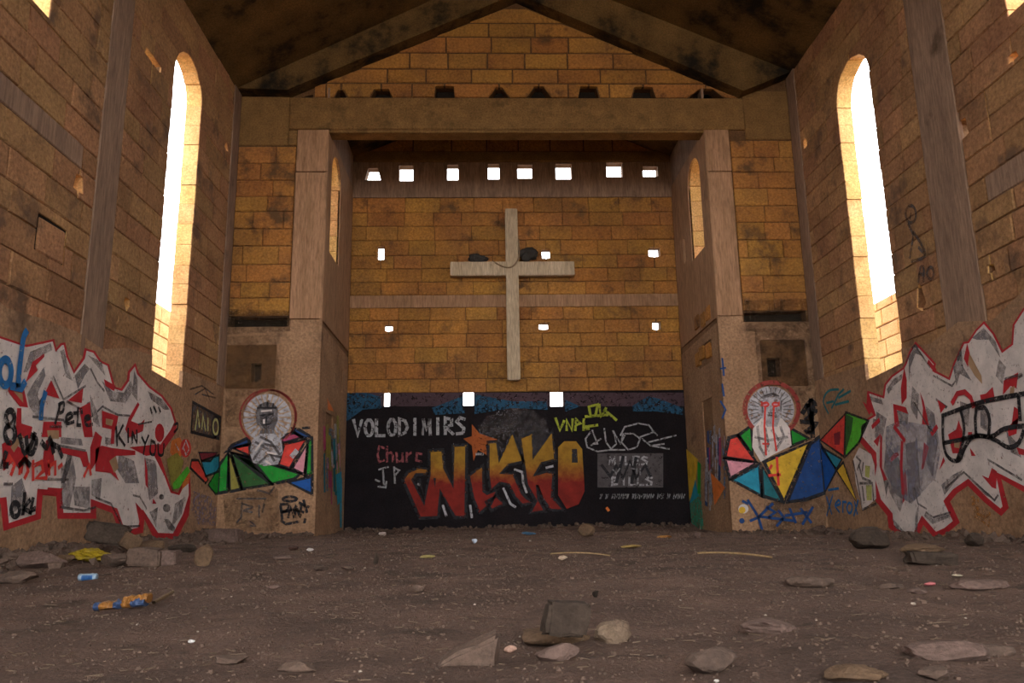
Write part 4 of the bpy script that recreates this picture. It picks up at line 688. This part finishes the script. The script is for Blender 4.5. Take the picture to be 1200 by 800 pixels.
# ---- soot stains on the masonry (stains with a shape of their own)
ST = stain('soot_shade_stain', (.05, .03, .018), .49); RS = stain('damp_run', (.14, .075, .035), .5, 3)  # ST serves soot marks and the painted ledge shade
def stn(lab, pl, at, mt, pts, lay=0):
    T_ = decal('stain', None, pl, mt, [pts], (), .05, lay); T_['label'] = lab; T_['category'] = 'stain'; return T_
stn('brown damp stain around the small hole on left pier', 'F', (300, 450), RS, [(262, 395), (322, 392), (330, 440), (326, 480), (300, 500), (264, 500)])
stn('dark damp stain around the small hole on right pier', 'F', (920, 450), ST, [(884, 385), (960, 385), (962, 470), (945, 520), (930, 470), (890, 460)])
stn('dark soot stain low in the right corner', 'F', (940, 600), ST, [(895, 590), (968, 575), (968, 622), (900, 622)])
stn('brown damp stain low on the left pier under the triangles', 'F', (300, 600), RS, [(262, 580), (326, 572), (328, 622), (264, 622)], 1)
# ------------------------------------------------------------------ cross on the back wall
zc = K-.0
def bz(px, py): return ZP(px, py, 'B')
CW = stone('pale_weathered_wood', (.52, .39, .26), (.41, .30, .19), 2.5, .4, 0, dark=(.22, .15, .09), dscale=3, dthr=.64, streak=True)
x0, x1 = bz(593, 350).x, bz(607.5, 350).x; zt, zb_ = bz(600, 249).z, bz(600, 447).z; ha, hbb = bz(600, 310).z, bz(600, 326).z; xa, xb = bz(528, 318).x, bz(672, 317).x
cr = thing('cross', 'tall pale wooden cross fixed high on the back wall', 'cross', Vector(((x0+x1)/2, K, zb_)))
part(link('upright_beam', box_me(x0, x1, K-.26, K-.06, zb_, zt, .012, 2, .004, 3), CW), cr)
part(link('cross_beam', box_me(xa, xb, K-.25, K-.05, hbb, ha, .012, 2, .004, 4), CW), cr)
for zz in (zb_+.5, zt-.5, (ha+hbb)/2): part(link('wall_bracket', box_me((x0+x1)/2-.05, (x0+x1)/2+.05, K-.08, K-.0, zz-.04, zz+.04, .004), solid('rusty_iron', (.1, .05, .03))), cr)
def tube(name, pts, rad, mat, parent=None):
    cu = bpy.data.curves.new(name, 'CURVE'); cu.dimensions = '3D'; cu.bevel_depth = rad; cu.bevel_resolution = 2; sp = cu.splines.new('NURBS'); sp.points.add(len(pts)-1); sp.use_endpoint_u = True; sp.order_u = 3
    for q, v in zip(sp.points, pts): q.co = (*v, 1)
    o = bpy.data.objects.new(name, cu); C.objects.link(o); dg = bpy.context.evaluated_depsgraph_get(); me = bpy.data.meshes.new_from_object(o.evaluated_get(dg)); bpy.data.objects.remove(o); return link(name, me, mat, parent, smooth=True)
rope = tube('rope', [tuple(Vector((bz(px, py).x, K-dy, bz(px, py).z))) for px, py, dy in [(577, 309, .2), (582, 313, .27), (590, 317, .285), (598, 318, .285), (604, 313, .285), (608, 306, .285), (608, 292, .28), (607, 284, .2)]], .018, solid('old_rope', (.25, .16, .09)))
tag(rope, 'thin brown rope looped round the crossing of the pale cross', 'rope')
def lump(name, loc, sz, mat, seed, cuts=7, sub=3, nz=.12, lab=None, cat='rock', group=None, rot=0, tilt=0, floor_z=None):
    bm = bmesh.new(); bmesh.ops.create_icosphere(bm, subdivisions=sub, radius=1); r = random.Random(seed)
    pls = [(Vector((r.gauss(0, 1), r.gauss(0, 1), r.gauss(0, 1))).normalized(), r.uniform(.5, .8)) for _ in range(cuts)]
    for v in bm.verts:
        for n_, d in pls:
            k = v.co.dot(n_)
            if k > d: v.co -= n_*(k-d)*.92
    for v in bm.verts: v.co *= 1+nz*noise.fractal(v.co*2.2+Vector((seed, 0, 0)), .8, 2, 3)
    mx = [max(abs(v.co[i]) for v in bm.verts) for i in range(3)]
    M = Matrix.Rotation(rot, 3, 'Z') @ Matrix.Rotation(tilt, 3, 'Y')
    for v in bm.verts: v.co = M @ Vector([v.co[i]/mx[i]*sz[i]/2 for i in range(3)])
    lo = min(v.co.z for v in bm.verts)
    for v in bm.verts: v.co.z -= lo
    o = link(name, mesh_of(bm), mat, None, loc)
    if lab: tag(o, lab, cat, group)
    return o
NEST = solid('dark_rag', (.035, .028, .022))
zl = ha
for px, wpx, hpx, lab in [(560, 22, 11, 'dark stone lump lying on left arm of the cross'), (618, 22, 17, 'dark stone lump lying on the right arm against the upright of the cross')]:
    q = bz(px, 310); lump('stone_lump', Vector((q.x, K-.15, zl-.01)), (wpx/43, .18, hpx/43), NEST, px, 4, 3, .3, lab, 'rock')
# ------------------------------------------------------------------ rocks and litter on the floor
RB = stone('brown_rock', (.125, .080, .058), (.085, .056, .042), 6, .8, 0, fine=40); RD = stone('dark_rock', (.062, .042, .03), (.038, .026, .019), 6, .7, 0, fine=40); RP = stone('dusty_pink_rock', (.15, .095, .075), (.11, .07, .055), 6, .8, 0, fine=40); RO = stone('ochre_rock', (.15, .09, .05), (.10, .06, .036), 5, .8, 0, fine=40)
def floorpt(px, py):
    z = 0
    for _ in range(6): q = P(px, py, 2, z); z = gz(q.x, max(-7, min(17.9, q.y)))
    return q
def rock(px, py, wpx, hpx, lab, mat=RB, d=1.0, seed=None, rot=0, tilt=0, sink=.08, name='rock', cat='rock', cuts=7, z=None, sub=3, nz=.12, dark=None):
    q = floorpt(px, py) if z is None else P(px, py, 2, z); zc_ = (q-Vector((0, 0, H))).dot(FW); s = zc_/f_; W, Hh = wpx*s, hpx*s*1.02
    q.y += W*d*.35
    q.z = (gz(q.x, q.y) if z is None else z)-Hh*sink
    return lump(name, q, (W, W*d, Hh*(1+sink)), mat, seed or int(px*7+py), cuts, sub, nz, lab, cat, None, rot, tilt)
rock(652, 758, 86, 20, 'flat brown stone slab lying under the dark boulder in foreground', RO, .6, 5, sink=.1, cuts=9)
rock(655, 774, 56, 20, 'small pale stone in front of the flat slab and dark boulder', RP, .7, 9)
rock(722, 754, 48, 28, 'rounded pale lumpy stone just right of the dark boulder', stone('pale_rock', (.19, .13, .085), (.13, .085, .058), 8, .9, 0, fine=50), .7, 77, cuts=4, nz=.2)
def chunk(px, py, wpx, hpx, lab, mat, d=.7, rot=0, tilt=0, seed=1, z=None, name='broken_block', sink=.06):
    q = floorpt(px, py) if z is None else P(px, py, 2, z); s_ = (q-Vector((0, 0, H))).dot(FW)/f_; W, Hh = wpx*s_, hpx*s_
    bm = bmesh.new(); bmesh.ops.create_cube(bm, size=1); r_ = random.Random(seed)
    for v in bm.verts: v.co = Vector((v.co.x*r_.uniform(.8, 1.02), v.co.y*r_.uniform(.75, 1.05), v.co.z*r_.uniform(.72, 1.05)))
    bmesh.ops.bevel(bm, geom=bm.edges[:], offset=.07, segments=2, affect='EDGES'); bmesh.ops.triangulate(bm, faces=bm.faces[:]); bmesh.ops.subdivide_edges(bm, edges=bm.edges[:], cuts=2, use_grid_fill=True)
    for v in bm.verts: v.co += v.co.normalized()*(.07*noise.fractal(v.co*2.6+Vector((seed, 0, 0)), .7, 2, 4))
    M = Matrix.Rotation(rot, 3, 'Z') @ Matrix.Rotation(tilt, 3, 'Y')
    for v in bm.verts: v.co = M @ Vector((v.co.x*W, v.co.y*W*d, v.co.z*Hh))
    lo = min(v.co.z for v in bm.verts)
    for v in bm.verts: v.co.z -= lo
    q.y += W*d*.35; q.z = (gz(q.x, q.y) if z is None else z)-Hh*sink
    return tag(link(name, mesh_of(bm), mat, None, q), lab, 'rock')
# wedge-shaped broken block
def wedge(px, py, wpx, hpx, lab, mat, rot=0):
    q = floorpt(px, py); s = (q-Vector((0, 0, H))).dot(FW)/f_; W, Hh = wpx*s, hpx*s
    bm = bmesh.new(); pts = [(-.5, -.3, 0), (.35, -.35, 0), (.5, .45, 0), (-.5, .5, 0), (-.42, -.2, .25), (.42, -.15, .95), (.5, .4, 1.0), (-.15, .5, .45)]
    v = [bm.verts.new((a*W, b*W*.8, c*Hh)) for a, b, c in pts]
    for f in ((0, 1, 5, 4), (1, 2, 6, 5), (2, 3, 7, 6), (3, 0, 4, 7), (4, 5, 6, 7), (3, 2, 1, 0)): bm.faces.new([v[i] for i in f])
    bmesh.ops.bevel(bm, geom=bm.edges[:], offset=.012, segments=2, affect='EDGES'); bmesh.ops.subdivide_edges(bm, edges=bm.edges[:], cuts=2, use_grid_fill=True)
    for t in bm.verts: t.co += Vector((noise.noise(t.co*14), noise.noise(t.co*14+Vector((9, 0, 0))), noise.noise(t.co*14+Vector((0, 9, 0)))))*.012
    M = Matrix.Rotation(rot, 3, 'Z')
    for t in bm.verts: t.co = M @ t.co
    return tag(link('broken_block', mesh_of(bm), mat, None, Vector((q.x, q.y+W*.2, gz(q.x, q.y+W*.2)-.02))), lab, 'rock')
qq = floorpt(652, 758)
chunk(664, 748, 56, 44, 'dark squarish boulder propped on the flat brown slab in foreground', RD, .6, .12, .12, 4, z=gz(qq.x, qq.y)+.05, name='rock', sink=.02)
wedge(545, 780, 92, 42, 'wedge-shaped broken block left of the dark boulder in foreground', RB, .15)
rock(840, 790, 66, 30, 'smooth oval brown stone, foreground right of the dark boulder', RB, .7, 41, cuts=3, nz=.08)
rock(911, 741, 70, 15, 'low flat pinkish stone in the dirt, right of centre', RP, .8, 15, sink=.3)
rock(1125, 774, 105, 20, 'long flat stone slab half buried at lower right', RP, .5, 23, sink=.3)
rock(1010, 799, 80, 16, 'broad flat stone at the bottom edge, right side', RO, .6, 29, sink=.3)
rock(1172, 768, 50, 14, 'small flat stone at lower right edge of view', RB, .7, 31, sink=.3)
rock(1105, 797, 44, 14, 'rough stone below the long flat slab, lower right', RB, .7, 37, sink=.2)
chunk(1098, 665, 56, 15, 'dark brown broken block lying flat near the right wall', RD, .5, -0.16, .05, 51)
rock(1092, 652, 62, 14, 'tan stone slab leaning behind the dark flat block, right wall', RO, .6, 53, sink=.1)
rock(1026, 643, 48, 30, 'large dark brown boulder against foot of the right wall', RD, .8, 59, cuts=4, nz=.1)
rock(1146, 642, 24, 16, 'small round dark rock at the foot of right wall', RD, .8, 61, cuts=3)
rock(1158, 694, 72, 10, 'pale flat stone sheet in the dirt, right side', RP, .7, 67, sink=.3)
rock(955, 687, 60, 14, 'low earth-coloured mound stone, right of centre', RB, .8, 71, sink=.3, cuts=3)
rock(688, 628, 20, 15, 'tan boulder at the foot of the black mural', RO, .8, 73, cuts=3)
rock(818, 632, 11, 8, 'small pale stone beside base of the right pier', RP, .8, 79, cuts=3)
rock(440, 661, 7, 13, 'small upright dark stone stump on the dirt, left of centre', RD, .8, 83, cuts=3, sink=.15)
rock(490, 694, 15, 11, 'small brown pointed stone, left of centre', RB, .8, 89)
rock(375, 669, 18, 8, 'small brown clod in the dirt left of the upright stump', RB, .8, 97)
rock(407, 668, 18, 6, 'flat clod between the upright stump and the brown clod', RB, .8, 101)
rock(698, 700, 8, 9, 'tiny black cube-like stone behind the dark boulder', SHADEBLACK, .8, 103, cuts=9, nz=.03)
chunk(262, 636, 40, 17, 'reddish block on the end of the rubble heap by left corner', RP, .6, -0.16, .05, 107)
rock(236, 666, 22, 26, 'rounded tan stone standing at right end of left rubble heap', RO, .7, 109, cuts=5)
rock(132, 664, 46, 16, 'brown stone under the slanted masonry chunk, left heap', RB, .7, 311, cuts=9)
chunk(118, 654, 50, 27, 'dark slanted masonry chunk on top of the left rubble heap', RD, .6, .35, .22, 113, sink=-.42)
chunk(148, 652, 24, 20, 'tan triangular chunk beside the slanted masonry chunk, left heap', RO, .7, .6, .5, 117, sink=-.2)
chunk(165, 666, 42, 24, 'large grey-brown block at the front of left rubble heap', RB, .7, 0.20, .05, 131)
chunk(193, 664, 28, 20, 'angular pale block right of the large grey-brown block, left heap', RP, .7, 0.08, .05, 137)
rock(172, 648, 44, 14, 'flat broken tile-like stone at back of the left rubble heap', RO, .5, 139, cuts=9, nz=.05)
rock(212, 648, 34, 12, 'dark flat stone behind the rounded tan stone, left heap', RD, .5, 149, cuts=9)
rock(40, 668, 60, 20, 'broad low reddish stone at left edge by the wall', RP, .6, 151, cuts=6)
rock(15, 684, 50, 14, 'flat dark stone in front of broad reddish stone, left edge', RB, .6, 157, cuts=6)
rock(72, 660, 30, 12, 'thin slab leaning between the reddish stone and yellow bag', RO, .5, 163, cuts=9)
rock(330, 654, 24, 5, 'thin pale stone strip near base of the left pier', RP, .4, 167, cuts=9)
rock(320, 690, 16, 5, 'small flat pink stone chip, left middle ground', RP, .6, 173)
rock(1050, 690, 30, 8, 'flat brown stone chip left of the pink scrap', RB, .7, 179, sink=.2)
rock(1080, 700, 26, 8, 'flat stone chip in the dirt nearer than the pink scrap', RP, .7, 181, sink=.2)
rock(345, 790, 50, 12, 'low reddish stone half buried at bottom left of centre', RB, .7, 191, sink=.35)
rock(265, 778, 44, 10, 'low flat stone half buried in the lower left dirt', RB, .7, 193, sink=.35)
# heap of small rubble along the walls (too many to count)
V = []; Fc = []
r = random.Random(8)
for _ in range(1500):
    q = r.random()
    if q < .5: x = -A+abs(r.gauss(0, .45))+.05; y = r.uniform(6, 14.8)
    elif q < .75: x = B-abs(r.gauss(0, .3))-.05; y = r.uniform(7, 14.8)
    elif q < .87: x = r.uniform(-CL, CR); y = K-.06-abs(r.gauss(0, .2))
    else: x = r.choice([r.uniform(-A, -CL), r.uniform(CR, B)]); y = F-.05-abs(r.gauss(0, .2))
    s = r.uniform(.02, .07); b = len(V); c = Vector((x, y, gz(x, y)+s*.2)); R_ = Matrix.Rotation(r.uniform(0, 3), 3, Vector((r.random(), r.random(), r.random()+.1)).normalized())
    for a in (-1, 1):
        for bb in (-1, 1):
            for cc in (-1, 1): V.append(c+R_ @ Vector((a*s*r.uniform(.6, 1.2), bb*s*r.uniform(.5, .9), cc*s*r.uniform(.3, .6))))
    Fc += [(b, b+1, b+3, b+2), (b+4, b+6, b+7, b+5), (b, b+4, b+5, b+1), (b+2, b+3, b+7, b+6), (b, b+2, b+6, b+4), (b+1, b+5, b+7, b+3)]
me = bpy.data.meshes.new('rubble'); me.from_pydata(V, [], Fc); tag(link('rubble', me, RB), 'small broken rubble gathered along the foot of the walls', 'rubble', kind='stuff')
# litter
q = floorpt(103, 678); can = thing('drink_can', 'crushed blue and white drink can lying on the dirt, left', 'can', Vector((q.x, q.y, gz(q.x, q.y))))
s = (q-Vector((0, 0, H))).dot(FW)/f_; L_ = 21*s; R0 = 4.2*s
def cyl(name, L, R, mat, parent, loc, axis='X', seg=20, prof=None):
    bm = bmesh.new(); prof = prof or [(-.5, .0), (-.5, .82), (-.45, 1), (.45, 1), (.5, .82), (.5, 0)]; rings = []
    for t, rad in prof:
        if rad == 0: rings.append([bm.verts.new((t*L, 0, 0))])
        else: rings.append([bm.verts.new((t*L, R*rad*math.cos(a*2*math.pi/seg), R*rad*math.sin(a*2*math.pi/seg))) for a in range(seg)])
    for a, b in zip(rings, rings[1:]):
        for i in range(seg):
            j = (i+1) % seg
            if len(a) == 1: bm.faces.new([a[0], b[i], b[j]])
            elif len(b) == 1: bm.faces.new([a[i], b[0], a[j]])
            else: bm.faces.new([a[i], b[i], b[j], a[j]])
    o = link(name, mesh_of(bm), mat, parent, loc, True); return o
cyl('can_body', L_, R0, solid('pale_blue_enamel', (.22, .29, .36), .35), can, (0, 0, R0*.9)); cyl('label_band', L_*.6, R0*1.02, solid('blue_enamel', (.03, .10, .26), .35), can, (L_*.02, 0, R0*.86), prof=[(-.5, 1), (.5, 1)]); cyl('can_lid', L_*.04, R0*.8, solid('dull_metal', (.12, .12, .12), .4), can, (-L_*.5, 0, R0*.9))
q = floorpt(147, 714); wr_ = thing('plastic_wrapper', 'crumpled blue and orange plastic wrapper lying on the dirt, lower left', 'litter', Vector((q.x, q.y, gz(q.x, q.y)))); s = (q-Vector((0, 0, H))).dot(FW)/f_
OR_, BL_ = solid('orange_plastic', (.24, .10, .022), .4), solid('blue_plastic', (.035, .06, .13), .4)
def crumple(name, x0, x1, mat, seed):
    bm = bmesh.new(); n = 12; m_ = 12; vv = []
    for i in range(n+1):
        t = i/n; x = x0+(x1-x0)*t; row = []
        for j in range(m_):
            a = j*2*math.pi/m_; p = Vector((x*s, 0, 0)); k = (1+.35*noise.noise(Vector((x*.18+seed*0, math.cos(a)*1.6, math.sin(a)*1.6))))
            row.append(bm.verts.new((x*s, math.cos(a)*9*s*k, (math.sin(a)*.9+.8)*5.5*s*k+(x+22)*.08*s)))
        vv.append(row)
    for a, b in zip(vv, vv[1:]):
        for j in range(m_): bm.faces.new([a[j], b[j], b[(j+1) % m_], a[(j+1) % m_]])
    for rw in (vv[0], vv[-1]): bm.faces.new(rw)
    return link(name, mesh_of(bm), mat, wr_)
for i, (a, b) in enumerate([(-34, -28), (-28, -12), (-12, -2), (-2, 8), (8, 24)]): crumple('wrapper_band', a, b, (BL_, OR_, BL_, OR_, BL_)[i], i)
crumple('wrapper_top_fold', -2, 26, OR_, 9).location = (0, .035*s/.005*0+.01, 3.2*s)
q = floorpt(105, 660); bag = lump('plastic_bag', Vector((q.x, q.y, gz(q.x, q.y))), (50*(q.y/f_), .22, .14), solid('yellow_plastic', (.28, .19, .012), .45), 201, 3, 4, .35, 'crumpled yellow plastic bag at foot of the left rubble heap', 'bag')
q1, q2 = floorpt(818, 652), floorpt(905, 657); tag(tube('stick', [(q1.x, q1.y, gz(q1.x, q1.y)+.03), ((q1.x+q2.x)/2, (q1.y+q2.y)/2+.03, gz(q1.x, q1.y)+.05), (q2.x, q2.y, gz(q2.x, q2.y)+.03)], .008, solid('pale_stick', (.30, .19, .09))), 'long pale stick lying on dirt in front of the right pier', 'stick')
q1, q2 = floorpt(180, 711), floorpt(202, 700); tag(tube('stick', [(q1.x, q1.y, gz(q1.x, q1.y)+.02), (q2.x, q2.y, gz(q2.x, q2.y)+.03)], .01, solid('brown_stick', (.2, .13, .07))), 'short brown stick at end of the plastic wrapper', 'stick')
q1, q2 = floorpt(645, 651), floorpt(715, 652); tag(tube('stick', [(q1.x, q1.y, gz(q1.x, q1.y)+.02), ((q1.x+q2.x)/2, q1.y+.06, gz(q1.x, q1.y)+.04), (q2.x, q2.y, gz(q2.x, q2.y)+.02)], .006, solid('pale_stick', (.30, .19, .09))), 'thin pale reed on the dirt in front of the black mural', 'stick')
for px, py, w_, h_, col, lab in [(1092, 687, 15, 5, (.5, .15, .15), 'small pink scrap of litter on the dirt, right side'), (1124, 676, 16, 3, (.6, .5, .36), 'small cream scrap of paper near the dark flat block, right'), (556, 637, 7, 6, (.45, .48, .55), 'little pale blue scrap before the black mural'), (363, 647, 9, 4, (.7, .64, .58), 'small white scrap beside a dark stick near left pier'),
    (224, 752, 10, 4, (.62, .58, .55), 'small white paper scrap on the dirt at lower left'), (500, 654, 20, 4, (.42, .34, .12), 'torn yellowish paper on the dirt, left of centre'), (598, 766, 16, 9, (.5, .3, .22), 'crumpled orange and white tissue before the wedge block'), (740, 643, 26, 5, (.4, .26, .08), 'yellow and brown food wrapper before the black mural'), (620, 627, 18, 4, (.06, .14, .24), 'faded blue plastic scrap at the foot of the black mural'), (343, 645, 12, 6, (.07, .035, .025), 'short dark charred stick end near the left pier'), (448, 628, 10, 5, (.5, .4, .36), 'whitish scrap at left foot of the black mural'), (1010, 642, 18, 4, (.55, .45, .36), 'pale plaster flake near right corner'), (660, 656, 12, 6, (.5, .36, .25), 'pale crumb of plaster lying beside the reed'), (780, 634, 20, 4, (.45, .2, .05), 'orange scrap near the right end of the black mural'), (840, 800, 8, 4, (.5, .45, .4), 'tiny white chip beside the smooth oval stone')]:
    rock(px, py, w_, h_, lab, solid('litter_%d' % px, col), .7, px, sink=.0, name='litter_scrap', cat='litter', cuts=5, sub=2, nz=.25)
stn('black streak of soot and painted recess shade along the ledge above the left pier', 'F', (300, 378), ST, [(266, 362), (342, 364), (340, 388), (266, 392)])  # dark decals thicken the recess shade along both ledges
stn('black streak of soot and painted recess shade along the ledge above the right pier', 'F', (910, 372), ST, [(872, 352), (948, 350), (950, 392), (874, 388)])
GROUPS = {'rock': 'loose rocks and broken blocks on the dirt floor', 'graffiti_tag': 'small spray-painted tags on the walls', 'graffiti_writing': 'writing on the black mural', 'litter_scrap': 'scraps of litter on the floor', 'stick': 'loose sticks on the floor'}
for o in list(C.objects):
    g_ = GROUPS.get(o.name.split('.')[0].replace('broken_block', 'rock'))
    if g_ and o.parent is None and 'category' in o.keys(): o['group'] = g_
